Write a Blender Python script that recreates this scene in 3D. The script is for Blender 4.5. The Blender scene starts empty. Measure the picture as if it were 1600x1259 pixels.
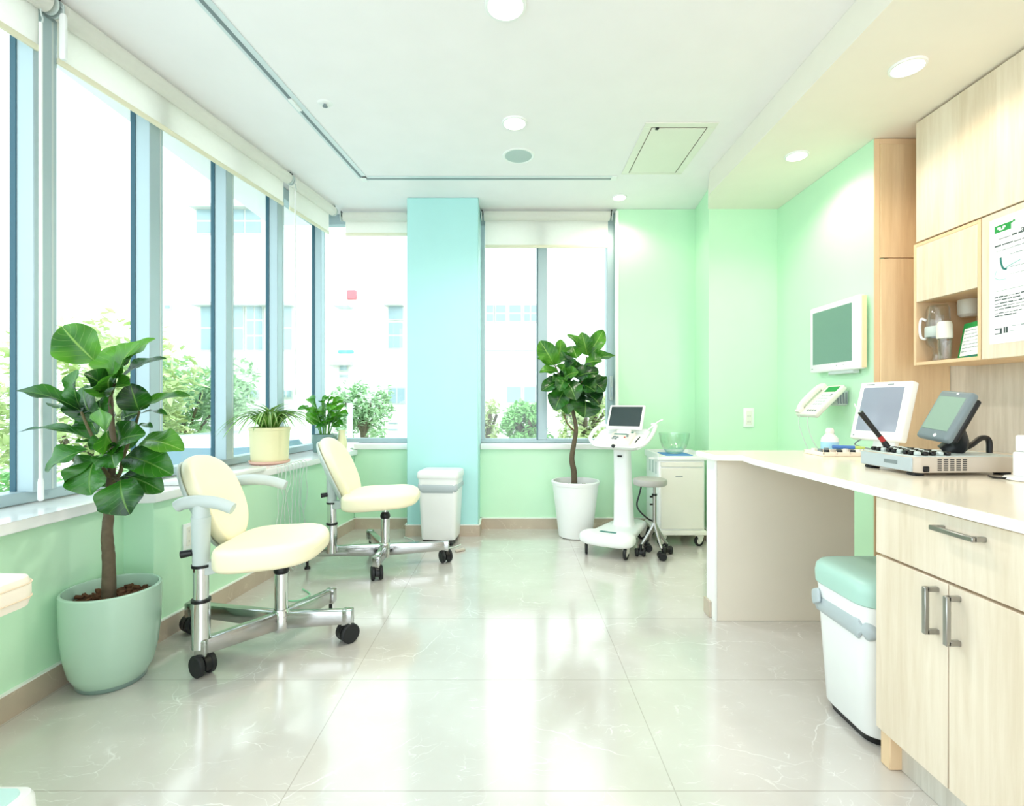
import bpy, bmesh, math, random
from mathutils import Vector, Matrix, Euler
random.seed(11)
PI = math.pi
S = bpy.context.scene
COL = S.collection
FPX, CU, CV, EYE = 800.0, 800.0, 629.5, 1.0      # lens in pixels of a 1600 px wide frame, eye height


def P(u, v, Y):
    """point of the room at distance Y that is seen at (u, v)"""
    return Vector(((u - CU) * Y / FPX, Y, EYE - (v - CV) * Y / FPX))


def srgb(r, g, b):
    f = lambda c: (c / 255 / 12.92) if c / 255 <= 0.04045 else ((c / 255 + 0.055) / 1.055) ** 2.4
    return (f(r), f(g), f(b), 1.0)


# ------------------------------------------------------------------ objects
MW = {}


def tag(o, label=None, cat=None, group=None, kind=None):
    if label: o['label'] = label
    if cat: o['category'] = cat
    if group: o['group'] = group
    if kind: o['kind'] = kind
    return o


def thing(name, label, cat, loc=(0, 0, 0), rz=0.0, group=None, kind=None):
    o = bpy.data.objects.new(name, None)
    COL.objects.link(o)
    o.empty_display_size = 0.1
    o.location = loc
    o.rotation_euler = (0, 0, rz)
    MW[o.name] = Matrix.Translation(Vector(loc)) @ Matrix.Rotation(rz, 4, 'Z')
    return tag(o, label, cat, group, kind)


def obj(name, bm, mat, parent=None, world=True, smooth=True, angle=38, loc=None):
    """link the shape as ONE mesh object; world=True: the shape was laid out in room coordinates"""
    if parent is not None:
        M = MW[parent.name]
        if world:
            bm.transform(M.inverted())
    elif loc is not None and world:
        bm.transform(Matrix.Translation(-Vector(loc)))
    bmesh.ops.recalc_face_normals(bm, faces=bm.faces)
    if smooth:
        lim = math.radians(angle)
        for f in bm.faces: f.smooth = True
        for e in bm.edges:
            if len(e.link_faces) == 2 and e.calc_face_angle(0) > lim:
                e.smooth = False
    me = bpy.data.meshes.new(name)
    bm.to_mesh(me)
    bm.free()
    o = bpy.data.objects.new(name, me)
    for m in (mat if isinstance(mat, (list, tuple)) else [mat]):
        me.materials.append(m)
    COL.objects.link(o)
    if parent is not None:
        o.parent = parent
        MW[o.name] = MW[parent.name]
    else:
        if loc is not None: o.location = loc
        MW[o.name] = Matrix.Translation(Vector(loc)) if loc is not None else Matrix.Identity(4)
    return o


def struct(name, bm, mat, **k):
    o = obj(name, bm, mat, **k)
    o['kind'] = 'structure'
    return o


def copy_tree(o, parent=None):
    c = o.copy()
    COL.objects.link(c)
    MW[c.name] = MW[o.name]
    if parent is not None: c.parent = parent
    for ch in list(o.children):
        copy_tree(ch, c)
    return c


# ------------------------------------------------------------------ shapes
def nb(): return bmesh.new()


def merge(dst, src, M=None):
    if M is not None: src.transform(M)
    me = bpy.data.meshes.new('t')
    src.to_mesh(me)
    src.free()
    dst.from_mesh(me)
    bpy.data.meshes.remove(me)


def box(bm, x0, x1, y0, y1, z0, z1, bev=0.0, seg=2, M=None):
    t = bmesh.new()
    bmesh.ops.create_cube(t, size=1)
    t.transform(Matrix.Translation(((x0 + x1) / 2, (y0 + y1) / 2, (z0 + z1) / 2)) @ Matrix.Diagonal((x1 - x0, y1 - y0, z1 - z0, 1)))
    if bev > 0:
        bmesh.ops.bevel(t, geom=list(t.edges), offset=bev, segments=seg, profile=0.5, affect='EDGES')
    merge(bm, t, M)
    return bm


def prism(bm, poly, z0, z1, bev=0.0, seg=2, M=None):
    t = bmesh.new()
    lo = [t.verts.new((x, y, z0)) for x, y in poly]
    hi = [t.verts.new((x, y, z1)) for x, y in poly]
    n = len(poly)
    t.faces.new(lo[::-1]); t.faces.new(hi)
    for i in range(n):
        t.faces.new((lo[i], lo[(i + 1) % n], hi[(i + 1) % n], hi[i]))
    if bev > 0:
        bmesh.ops.bevel(t, geom=list(t.edges), offset=bev, segments=seg, profile=0.5, affect='EDGES')
    merge(bm, t, M)
    return bm


def frame_from(d):
    d = d.normalized()
    a = Vector((0, 0, 1)) if abs(d.z) < 0.95 else Vector((1, 0, 0))
    x = d.cross(a).normalized()
    return x, d.cross(x).normalized()


def cyl(bm, p0, p1, r0, r1=None, n=24, caps=True):
    p0, p1 = Vector(p0), Vector(p1)
    r1 = r0 if r1 is None else r1
    x, y = frame_from(p1 - p0)
    A, B = [], []
    for k in range(n):
        a = 2 * PI * k / n
        d = x * math.cos(a) + y * math.sin(a)
        A.append(bm.verts.new(p0 + d * r0)); B.append(bm.verts.new(p1 + d * r1))
    for k in range(n):
        bm.faces.new((A[k], A[(k + 1) % n], B[(k + 1) % n], B[k]))
    if caps:
        bm.faces.new(A[::-1]); bm.faces.new(B)
    return bm


def catmull(pts, k=6):
    pts = [Vector(p) for p in pts]
    out = []
    for i in range(len(pts) - 1):
        a = pts[max(i - 1, 0)]; b = pts[i]; c = pts[i + 1]; d = pts[min(i + 2, len(pts) - 1)]
        for j in range(k):
            t = j / k
            out.append(0.5 * ((2 * b) + (c - a) * t + (2 * a - 5 * b + 4 * c - d) * t * t + (3 * b - a - 3 * c + d) * t ** 3))
    out.append(pts[-1])
    return out


def tube(bm, pts, r, n=10, sm=6, caps=True, flat=1.0):
    pts = catmull(pts, sm) if sm else [Vector(p) for p in pts]
    m = len(pts)
    rs = r if callable(r) else (lambda t: r)
    d0 = (pts[1] - pts[0]).normalized()
    x, y = frame_from(d0)
    prev = None
    for i, p in enumerate(pts):
        d = (pts[min(i + 1, m - 1)] - pts[max(i - 1, 0)]).normalized()
        x = (x - d * x.dot(d)).normalized()
        y = d.cross(x)
        rr_ = rs(i / (m - 1))
        ring = [bm.verts.new(p + (x * math.cos(2 * PI * k / n) + y * math.sin(2 * PI * k / n) * flat) * rr_) for k in range(n)]
        if prev:
            for k in range(n):
                bm.faces.new((prev[k], prev[(k + 1) % n], ring[(k + 1) % n], ring[k]))
        elif caps:
            bm.faces.new(ring[::-1])
        prev = ring
    if caps: bm.faces.new(prev)
    return bm


def lathe(bm, prof, c=(0, 0, 0), n=48, M=None, sx=1.0, sy=1.0):
    t = bmesh.new()
    rings = []
    for r, z in prof:
        if r < 1e-6:
            rings.append([t.verts.new((0, 0, z))])
        else:
            rings.append([t.verts.new((r * sx * math.cos(2 * PI * k / n), r * sy * math.sin(2 * PI * k / n), z)) for k in range(n)])
    for a, b in zip(rings, rings[1:]):
        for k in range(n):
            k2 = (k + 1) % n
            if len(a) == 1 and len(b) == 1: continue
            if len(a) == 1: t.faces.new((a[0], b[k2], b[k]))
            elif len(b) == 1: t.faces.new((a[k], a[k2], b[0]))
            else: t.faces.new((a[k], a[k2], b[k2], b[k]))
    merge(bm, t, Matrix.Translation(Vector(c)) @ (M if M is not None else Matrix.Identity(4)))
    return bm


def rr(hw, hd, r, n=6):
    r = min(r, hw, hd)
    out = []
    for cx, cy, a0 in ((hw - r, hd - r, 0), (-hw + r, hd - r, PI / 2), (-hw + r, -hd + r, PI), (hw - r, -hd + r, 1.5 * PI)):
        for k in range(n + 1):
            a = a0 + PI / 2 * k / n
            out.append((cx + r * math.cos(a), cy + r * math.sin(a)))
    return out


def loft(bm, secs, M=None, cap0=True, cap1=True, n=6):
    """secs: (z, half width, half depth, corner radius[, cx, cy])"""
    t = bmesh.new()
    prev = None
    for i, s in enumerate(secs):
        z, hw, hd, r = s[:4]
        cx, cy = (s[4], s[5]) if len(s) > 4 else (0, 0)
        ring = [t.verts.new((x + cx, y + cy, z)) for x, y in rr(hw, hd, r, n)]
        m = len(ring)
        if prev:
            for k in range(m):
                t.faces.new((prev[k], prev[(k + 1) % m], ring[(k + 1) % m], ring[k]))
        elif cap0: t.faces.new(ring[::-1])
        prev = ring
    if cap1: t.faces.new(prev)
    merge(bm, t, M)
    return bm


def puff(bm, a, b, h, n=2.6, m=2.6, seg=56, rings=18, deform=None, M=None):
    """upholstered pad: superellipse outline, rounded rim"""
    t = bmesh.new()
    sp = lambda v, e: math.copysign(abs(v) ** e, v)
    R = []
    sc = [(0.001, -1)] + [(s, -1) for s in (0.3, 0.55)]
    for i in range(0, rings + 1):
        f = -PI / 2 + PI * i / rings
        s = 0.72 + 0.28 * abs(math.cos(f)) ** (2 / m)
        sc.append((s, sp(math.sin(f), 2 / m)))
    sc += [(s, 1) for s in (0.55, 0.3)] + [(0.001, 1)]
    for s, zz in sc:
        ring = []
        for k in range(seg):
            q = 2 * PI * k / seg
            p = Vector((a * s * sp(math.cos(q), 2 / n), b * s * sp(math.sin(q), 2 / n), zz * h / 2))
            if deform: p = deform(p)
            ring.append(t.verts.new(p))
        R.append(ring)
    for A, B in zip(R, R[1:]):
        for k in range(seg):
            t.faces.new((A[k], A[(k + 1) % seg], B[(k + 1) % seg], B[k]))
    t.faces.new(R[0][::-1]); t.faces.new(R[-1])
    merge(bm, t, M)
    return bm


def basis(o, x, y, z):
    M = Matrix.Identity(4)
    for i, v in enumerate((x, y, z)):
        for j in range(3): M[j][i] = v[j]
    for j in range(3): M[j][3] = o[j]
    return M


def Rx(a): return Matrix.Rotation(math.radians(a), 4, 'X')
def Ry(a): return Matrix.Rotation(math.radians(a), 4, 'Y')
def Rz(a): return Matrix.Rotation(math.radians(a), 4, 'Z')
def T(*p): return Matrix.Translation(Vector(p[0] if len(p) == 1 else p))


def leaf(bm, base, tip, face, w, droop=0.12, cup=0.15, wave=0.0, shape='fig', nl=9, nw=6):
    """one leaf blade from base to tip; its upper side looks along face; carries its own UVs for the veins"""
    uvl = bm.loops.layers.uv.verify()
    base, tip = Vector(base), Vector(tip)
    ax = tip - base
    L = ax.length
    d = ax / L
    f = Vector(face)
    f = (f - d * f.dot(d))
    f = f.normalized() if f.length > 1e-4 else frame_from(d)[0]
    s = d.cross(f)
    ph = random.random() * 6.28
    rows = []
    for i in range(nl + 1):
        t = i / nl
        if shape == 'fig':
            wd = w * 0.5 * (max(0.0, math.sin(PI * t ** 0.8)) ** 0.62) * (0.72 + 0.42 * t)
            if t > 0.97: wd = w * 0.06
        elif shape == 'blade':
            wd = w * 0.5 * (1 - t) ** 0.6 * min(1, t * 6 + 0.5)
        else:
            wd = w * 0.5 * math.sin(PI * min(1, t * 0.98 + 0.01)) ** 0.8 * (1.25 - 0.5 * t)
        c = base + d * (L * t) + f * (L * droop * (math.sin(PI * t) * 0.9 - t * t * 0.45))
        row = []
        for k in range(nw + 1):
            q = -1 + 2 * k / nw
            off = f * (cup * wd * abs(q) ** 1.4 + wave * wd * math.sin(t * 11 + ph + (2 if q > 0 else 0)) * abs(q) ** 2)
            row.append((bm.verts.new(c + s * (wd * q) + off), ((q + 1) / 2, t)))
        rows.append(row)
    for A, B in zip(rows, rows[1:]):
        for k in range(nw):
            q = (A[k], A[k + 1], B[k + 1], B[k])
            try:
                fc = bm.faces.new([x[0] for x in q])
            except ValueError:
                continue
            for lp, x in zip(fc.loops, q): lp[uvl].uv = x[1]


def text_bm(s, size, M, extrude=0.0004, align='LEFT'):
    cu = bpy.data.curves.new('t', 'FONT')
    cu.body = s; cu.size = size; cu.extrude = extrude; cu.align_x = align
    cu.resolution_u = 3
    o = bpy.data.objects.new('t', cu)
    COL.objects.link(o)
    dg = bpy.context.evaluated_depsgraph_get()
    me = bpy.data.meshes.new_from_object(o.evaluated_get(dg))
    bm = bmesh.new()
    bm.from_mesh(me)
    bm.transform(M)
    bpy.data.objects.remove(o); bpy.data.curves.remove(cu); bpy.data.meshes.remove(me)
    return bm


# ------------------------------------------------------------------ materials
def newmat(name):
    m = bpy.data.materials.new(name)
    m.use_nodes = True
    nt = m.node_tree
    return m, nt, nt.nodes['Principled BSDF']


def node(nt, t, **k):
    n = nt.nodes.new(t)
    for a, v in k.items(): setattr(n, a, v)
    return n


def plain(name, col, rough=0.5, metal=0.0, spec=0.5, var=0.03, vscale=6.0, bump=0.0, bscale=200.0, coat=0.0, trans=0.0, ior=1.45):
    m, nt, b = newmat(name)
    tc = node(nt, 'ShaderNodeTexCoord')
    nz = node(nt, 'ShaderNodeTexNoise')
    nz.inputs['Scale'].default_value = vscale
    nz.inputs['Detail'].default_value = 3
    nt.links.new(tc.outputs['Object'], nz.inputs['Vector'])
    mx = node(nt, 'ShaderNodeMix', data_type='RGBA')
    mx.inputs[6].default_value = tuple(c * (1 - var) for c in col[:3]) + (1,)
    mx.inputs[7].default_value = tuple(min(1, c * (1 + var)) for c in col[:3]) + (1,)
    nt.links.new(nz.outputs['Fac'], mx.inputs[0])
    nt.links.new(mx.outputs[2], b.inputs['Base Color'])
    b.inputs['Roughness'].default_value = rough
    b.inputs['Metallic'].default_value = metal
    b.inputs['Specular IOR Level'].default_value = spec
    b.inputs['Coat Weight'].default_value = coat
    b.inputs['Coat Roughness'].default_value = 0.08
    b.inputs['Transmission Weight'].default_value = trans
    b.inputs['IOR'].default_value = ior
    if bump:
        n2 = node(nt, 'ShaderNodeTexNoise')
        n2.inputs['Scale'].default_value = bscale
        nt.links.new(tc.outputs['Object'], n2.inputs['Vector'])
        bp = node(nt, 'ShaderNodeBump')
        bp.inputs['Strength'].default_value = bump
        bp.inputs['Distance'].default_value = 0.002
        nt.links.new(n2.outputs['Fac'], bp.inputs['Height'])
        nt.links.new(bp.outputs['Normal'], b.inputs['Normal'])
    return m


def emit(name, col, strength):
    m, nt, b = newmat(name)
    b.inputs['Base Color'].default_value = col
    b.inputs['Emission Color'].default_value = col
    b.inputs['Emission Strength'].default_value = strength
    return m


def wood(name, c0, c1, rough=0.45, scale=1.0, axis='z', fig=0.35):
    m, nt, b = newmat(name)
    tc = node(nt, 'ShaderNodeTexCoord')
    mp = node(nt, 'ShaderNodeMapping')
    s = {'z': (14, 14, 0.9), 'x': (0.9, 14, 14), 'y': (14, 0.9, 14)}[axis]
    mp.inputs['Scale'].default_value = tuple(v * scale for v in s)
    nt.links.new(tc.outputs['Object'], mp.inputs['Vector'])
    n1 = node(nt, 'ShaderNodeTexNoise')
    n1.inputs['Scale'].default_value = 3.2; n1.inputs['Detail'].default_value = 9; n1.inputs['Roughness'].default_value = 0.65
    n1.inputs['Distortion'].default_value = 0.4
    nt.links.new(mp.outputs['Vector'], n1.inputs['Vector'])
    mp2 = node(nt, 'ShaderNodeMapping')
    s2 = {'z': (4.2, 4.2, 0.5), 'x': (0.5, 4.2, 4.2), 'y': (4.2, 0.5, 4.2)}[axis]
    mp2.inputs['Scale'].default_value = tuple(v * scale for v in s2)
    nt.links.new(tc.outputs['Object'], mp2.inputs['Vector'])
    n2 = node(nt, 'ShaderNodeTexNoise')
    n2.inputs['Scale'].default_value = 1.3; n2.inputs['Detail'].default_value = 1.5; n2.inputs['Distortion'].default_value = 0.6
    nt.links.new(mp2.outputs['Vector'], n2.inputs['Vector'])
    ml = node(nt, 'ShaderNodeMath', operation='MULTIPLY'); ml.inputs[1].default_value = 16
    nt.links.new(n2.outputs['Fac'], ml.inputs[0])
    sn = node(nt, 'ShaderNodeMath', operation='SINE')
    nt.links.new(ml.outputs[0], sn.inputs[0])
    sc = node(nt, 'ShaderNodeMath', operation='MULTIPLY_ADD'); sc.inputs[1].default_value = 0.5 * fig; sc.inputs[2].default_value = 0.0
    nt.links.new(sn.outputs[0], sc.inputs[0])
    ad = node(nt, 'ShaderNodeMath', operation='ADD')
    nt.links.new(n1.outputs['Fac'], ad.inputs[0]); nt.links.new(sc.outputs[0], ad.inputs[1])
    rp = node(nt, 'ShaderNodeValToRGB')
    rp.color_ramp.elements[0].position = 0.25; rp.color_ramp.elements[0].color = c0
    rp.color_ramp.elements[1].position = 0.7; rp.color_ramp.elements[1].color = c1
    nt.links.new(ad.outputs[0], rp.inputs['Fac'])
    nt.links.new(rp.outputs['Color'], b.inputs['Base Color'])
    b.inputs['Roughness'].default_value = rough
    bp = node(nt, 'ShaderNodeBump'); bp.inputs['Strength'].default_value = 0.06; bp.inputs['Distance'].default_value = 0.002
    nt.links.new(n1.outputs['Fac'], bp.inputs['Height'])
    nt.links.new(bp.outputs['Normal'], b.inputs['Normal'])
    return m


def marble(name, base, dark, vein, rough=0.18, tiles=None, spec=0.5):
    m, nt, b = newmat(name)
    tc = node(nt, 'ShaderNodeTexCoord')
    big = node(nt, 'ShaderNodeTexNoise'); big.inputs['Scale'].default_value = 2.2; big.inputs['Detail'].default_value = 6
    nt.links.new(tc.outputs['Object'], big.inputs['Vector'])
    mx = node(nt, 'ShaderNodeMix', data_type='RGBA')
    mx.inputs[6].default_value = dark; mx.inputs[7].default_value = base
    rp0 = node(nt, 'ShaderNodeMapRange'); rp0.inputs[1].default_value = 0.35; rp0.inputs[2].default_value = 0.65
    nt.links.new(big.outputs['Fac'], rp0.inputs[0]); nt.links.new(rp0.outputs[0], mx.inputs[0])
    # veins: edges of a warped cell pattern, kept only in patches
    wn = node(nt, 'ShaderNodeTexNoise'); wn.inputs['Scale'].default_value = 3.0; wn.inputs['Detail'].default_value = 5
    nt.links.new(tc.outputs['Object'], wn.inputs['Vector'])
    va = node(nt, 'ShaderNodeVectorMath', operation='MULTIPLY_ADD'); va.inputs[1].default_value = (0.28, 0.28, 0.28)
    nt.links.new(wn.outputs['Color'], va.inputs[0]); nt.links.new(tc.outputs['Object'], va.inputs[2])
    cur = mx.outputs[2]
    st = node(nt, 'ShaderNodeMapping'); st.inputs['Rotation'].default_value = (0, 0, 0.7); st.inputs['Scale'].default_value = (1.0, 3.2, 1.0)
    nt.links.new(va.outputs[0], st.inputs['Vector'])
    for sc, th, patch, amt in ((1.7, 0.0028, 0.46, 0.75), (6.0, 0.006, 0.55, 0.5), (5.0, 0.012, 0.54, 0.7), (16.0, 0.02, 0.57, 0.6)):
        vo = node(nt, 'ShaderNodeTexVoronoi', feature='DISTANCE_TO_EDGE'); vo.inputs['Scale'].default_value = sc
        nt.links.new(st.outputs[0] if sc in (5.0, 16.0) else va.outputs[0], vo.inputs['Vector'])
        lt = node(nt, 'ShaderNodeMapRange'); lt.inputs[1].default_value = 0.0; lt.inputs[2].default_value = th * 1.6
        lt.inputs[3].default_value = 1; lt.inputs[4].default_value = 0
        nt.links.new(vo.outputs['Distance'], lt.inputs[0])
        pn = node(nt, 'ShaderNodeTexNoise'); pn.inputs['Scale'].default_value = sc * 1.1; pn.inputs['Detail'].default_value = 2
        nt.links.new(tc.outputs['Object'], pn.inputs['Vector'])
        pr = node(nt, 'ShaderNodeMapRange'); pr.inputs[1].default_value = patch; pr.inputs[2].default_value = patch + 0.12
        pr.inputs[4].default_value = amt
        nt.links.new(pn.outputs['Fac'], pr.inputs[0])
        mu = node(nt, 'ShaderNodeMath', operation='MULTIPLY')
        nt.links.new(lt.outputs[0], mu.inputs[0]); nt.links.new(pr.outputs[0], mu.inputs[1])
        m2 = node(nt, 'ShaderNodeMix', data_type='RGBA'); m2.inputs[7].default_value = vein
        nt.links.new(mu.outputs[0], m2.inputs[0]); nt.links.new(cur, m2.inputs[6])
        cur = m2.outputs[2]
    b.inputs['Roughness'].default_value = rough
    b.inputs['Specular IOR Level'].default_value = spec
    if tiles:
        b.inputs['Coat Weight'].default_value = 0.7; b.inputs['Coat Roughness'].default_value = 0.10; b.inputs['Coat IOR'].default_value = 1.55
        ox, sx, oy, sy = tiles
        sep = node(nt, 'ShaderNodeSeparateXYZ'); nt.links.new(tc.outputs['Object'], sep.inputs[0])
        outs = []
        for ax, o_, s_ in ((0, ox, sx), (1, oy, sy)):
            a = node(nt, 'ShaderNodeMath', operation='SUBTRACT'); a.inputs[1].default_value = o_ - s_ / 2 - 50 * s_
            nt.links.new(sep.outputs[ax], a.inputs[0])
            md = node(nt, 'ShaderNodeMath', operation='MODULO'); md.inputs[1].default_value = s_
            nt.links.new(a.outputs[0], md.inputs[0])
            sb = node(nt, 'ShaderNodeMath', operation='SUBTRACT'); sb.inputs[1].default_value = s_ / 2
            nt.links.new(md.outputs[0], sb.inputs[0])
            ab = node(nt, 'ShaderNodeMath', operation='ABSOLUTE'); nt.links.new(sb.outputs[0], ab.inputs[0])
            outs.append(ab)
        mn = node(nt, 'ShaderNodeMath', operation='MINIMUM')
        nt.links.new(outs[0].outputs[0], mn.inputs[0]); nt.links.new(outs[1].outputs[0], mn.inputs[1])
        gr = node(nt, 'ShaderNodeMapRange'); gr.inputs[1].default_value = 0.0008; gr.inputs[2].default_value = 0.0022
        gr.inputs[3].default_value = 0.5; gr.inputs[4].default_value = 0
        nt.links.new(mn.outputs[0], gr.inputs[0])
        m3 = node(nt, 'ShaderNodeMix', data_type='RGBA'); m3.inputs[7].default_value = srgb(150, 140, 128)
        nt.links.new(gr.outputs[0], m3.inputs[0]); nt.links.new(cur, m3.inputs[6])
        cur = m3.outputs[2]
        # faint waviness of the polished slabs
        bn = node(nt, 'ShaderNodeTexNoise'); bn.inputs['Scale'].default_value = 38; bn.inputs['Detail'].default_value = 3
        nt.links.new(tc.outputs['Object'], bn.inputs['Vector'])
        bp = node(nt, 'ShaderNodeBump'); bp.inputs['Strength'].default_value = 0.05; bp.inputs['Distance'].default_value = 0.004
        nt.links.new(bn.outputs['Fac'], bp.inputs['Height']); nt.links.new(bp.outputs['Normal'], b.inputs['Normal'])
    nt.links.new(cur, b.inputs['Base Color'])
    return m


def leafmat(name, dark, light, vein, rough=0.3, stripes=False, trans=0.25):
    m, nt, b = newmat(name)
    uv = node(nt, 'ShaderNodeUVMap')
    sep = node(nt, 'ShaderNodeSeparateXYZ'); nt.links.new(uv.outputs[0], sep.inputs[0])
    a = node(nt, 'ShaderNodeMath', operation='SUBTRACT'); a.inputs[1].default_value = 0.5; nt.links.new(sep.outputs[0], a.inputs[0])
    ab = node(nt, 'ShaderNodeMath', operation='ABSOLUTE'); nt.links.new(a.outputs[0], ab.inputs[0])
    tc = node(nt, 'ShaderNodeTexCoord')
    nz = node(nt, 'ShaderNodeTexNoise'); nz.inputs['Scale'].default_value = 7 if not stripes else 12
    nt.links.new(tc.outputs['Object'], nz.inputs['Vector'])
    rp = node(nt, 'ShaderNodeMapRange'); rp.inputs[1].default_value = 0.38; rp.inputs[2].default_value = 0.62
    nt.links.new(nz.outputs['Fac'], rp.inputs[0])
    mx = node(nt, 'ShaderNodeMix', data_type='RGBA'); mx.inputs[6].default_value = dark; mx.inputs[7].default_value = light
    nt.links.new(rp.outputs[0], mx.inputs[0])
    mid = node(nt, 'ShaderNodeMapRange'); mid.inputs[1].default_value = 0.0 if not stripes else 0.08; mid.inputs[2].default_value = 0.035 if not stripes else 0.16
    mid.inputs[3].default_value = 1; mid.inputs[4].default_value = 0
    nt.links.new(ab.outputs[0], mid.inputs[0])
    fac = mid.outputs[0]
    if not stripes:
        # side veins rise obliquely from the midrib
        k = node(nt, 'ShaderNodeMath', operation='MULTIPLY_ADD'); k.inputs[1].default_value = -0.55
        nt.links.new(ab.outputs[0], k.inputs[0]); nt.links.new(sep.outputs[1], k.inputs[2])
        k2 = node(nt, 'ShaderNodeMath', operation='MULTIPLY'); k2.inputs[1].default_value = 44; nt.links.new(k.outputs[0], k2.inputs[0])
        sn = node(nt, 'ShaderNodeMath', operation='SINE'); nt.links.new(k2.outputs[0], sn.inputs[0])
        sv = node(nt, 'ShaderNodeMapRange'); sv.inputs[1].default_value = 0.955; sv.inputs[2].default_value = 1.0; sv.inputs[4].default_value = 0.38
        nt.links.new(sn.outputs[0], sv.inputs[0])
        mxx = node(nt, 'ShaderNodeMath', operation='MAXIMUM'); nt.links.new(fac, mxx.inputs[0]); nt.links.new(sv.outputs[0], mxx.inputs[1])
        fac = mxx.outputs[0]
        bp = node(nt, 'ShaderNodeBump'); bp.inputs['Strength'].default_value = 0.35; bp.inputs['Distance'].default_value = 0.004; bp.invert = True
        nt.links.new(fac, bp.inputs['Height']); nt.links.new(bp.outputs['Normal'], b.inputs['Normal'])
    m2 = node(nt, 'ShaderNodeMix', data_type='RGBA'); m2.inputs[7].default_value = vein
    nt.links.new(fac, m2.inputs[0]); nt.links.new(mx.outputs[2], m2.inputs[6])
    nt.links.new(m2.outputs[2], b.inputs['Base Color'])
    b.inputs['Roughness'].default_value = rough
    b.inputs['Specular IOR Level'].default_value = 0.5
    if trans:
        tl = node(nt, 'ShaderNodeBsdfTranslucent'); nt.links.new(m2.outputs[2], tl.inputs['Color'])
        ms = node(nt, 'ShaderNodeMixShader'); ms.inputs[0].default_value = trans
        out = nt.nodes['Material Output']
        nt.links.new(b.outputs[0], ms.inputs[1]); nt.links.new(tl.outputs[0], ms.inputs[2]); nt.links.new(ms.outputs[0], out.inputs['Surface'])
    return m


def pane(name, tint=(0.96, 1.0, 0.99, 1), gloss=0.06):
    """flat window glass: lets light straight through, mirrors a little"""
    m, nt, b = newmat(name)
    nt.nodes.remove(b)
    tr = node(nt, 'ShaderNodeBsdfTransparent'); tr.inputs[0].default_value = tint
    gl = node(nt, 'ShaderNodeBsdfGlossy'); gl.inputs['Roughness'].default_value = 0.02
    lw = node(nt, 'ShaderNodeLayerWeight'); lw.inputs[0].default_value = 0.5
    fr = node(nt, 'ShaderNodeMath', operation='POWER'); fr.inputs[1].default_value = 5
    nt.links.new(lw.outputs['Facing'], fr.inputs[0])
    sc = node(nt, 'ShaderNodeMath', operation='MULTIPLY_ADD'); sc.inputs[1].default_value = 0.5; sc.inputs[2].default_value = gloss * 0.6
    nt.links.new(fr.outputs[0], sc.inputs[0])
    mx = node(nt, 'ShaderNodeMixShader')
    nt.links.new(sc.outputs[0], mx.inputs[0]); nt.links.new(tr.outputs[0], mx.inputs[1]); nt.links.new(gl.outputs[0], mx.inputs[2])
    nt.links.new(mx.outputs[0], nt.nodes['Material Output'].inputs['Surface'])
    return m


def fabric(name, col, tr=0.4):
    m, nt, b = newmat(name)
    tc = node(nt, 'ShaderNodeTexCoord')
    wv = node(nt, 'ShaderNodeTexNoise'); wv.inputs['Scale'].default_value = 60
    nt.links.new(tc.outputs['Object'], wv.inputs['Vector'])
    mx = node(nt, 'ShaderNodeMix', data_type='RGBA'); mx.inputs[6].default_value = tuple(c * .96 for c in col[:3]) + (1,); mx.inputs[7].default_value = col
    nt.links.new(wv.outputs['Fac'], mx.inputs[0]); nt.links.new(mx.outputs[2], b.inputs['Base Color'])
    b.inputs['Roughness'].default_value = 0.85
    tl = node(nt, 'ShaderNodeBsdfTranslucent'); nt.links.new(mx.outputs[2], tl.inputs['Color'])
    ms = node(nt, 'ShaderNodeMixShader'); ms.inputs[0].default_value = tr
    nt.links.new(b.outputs[0], ms.inputs[1]); nt.links.new(tl.outputs[0], ms.inputs[2])
    nt.links.new(ms.outputs[0], nt.nodes['Material Output'].inputs['Surface'])
    return m


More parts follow.
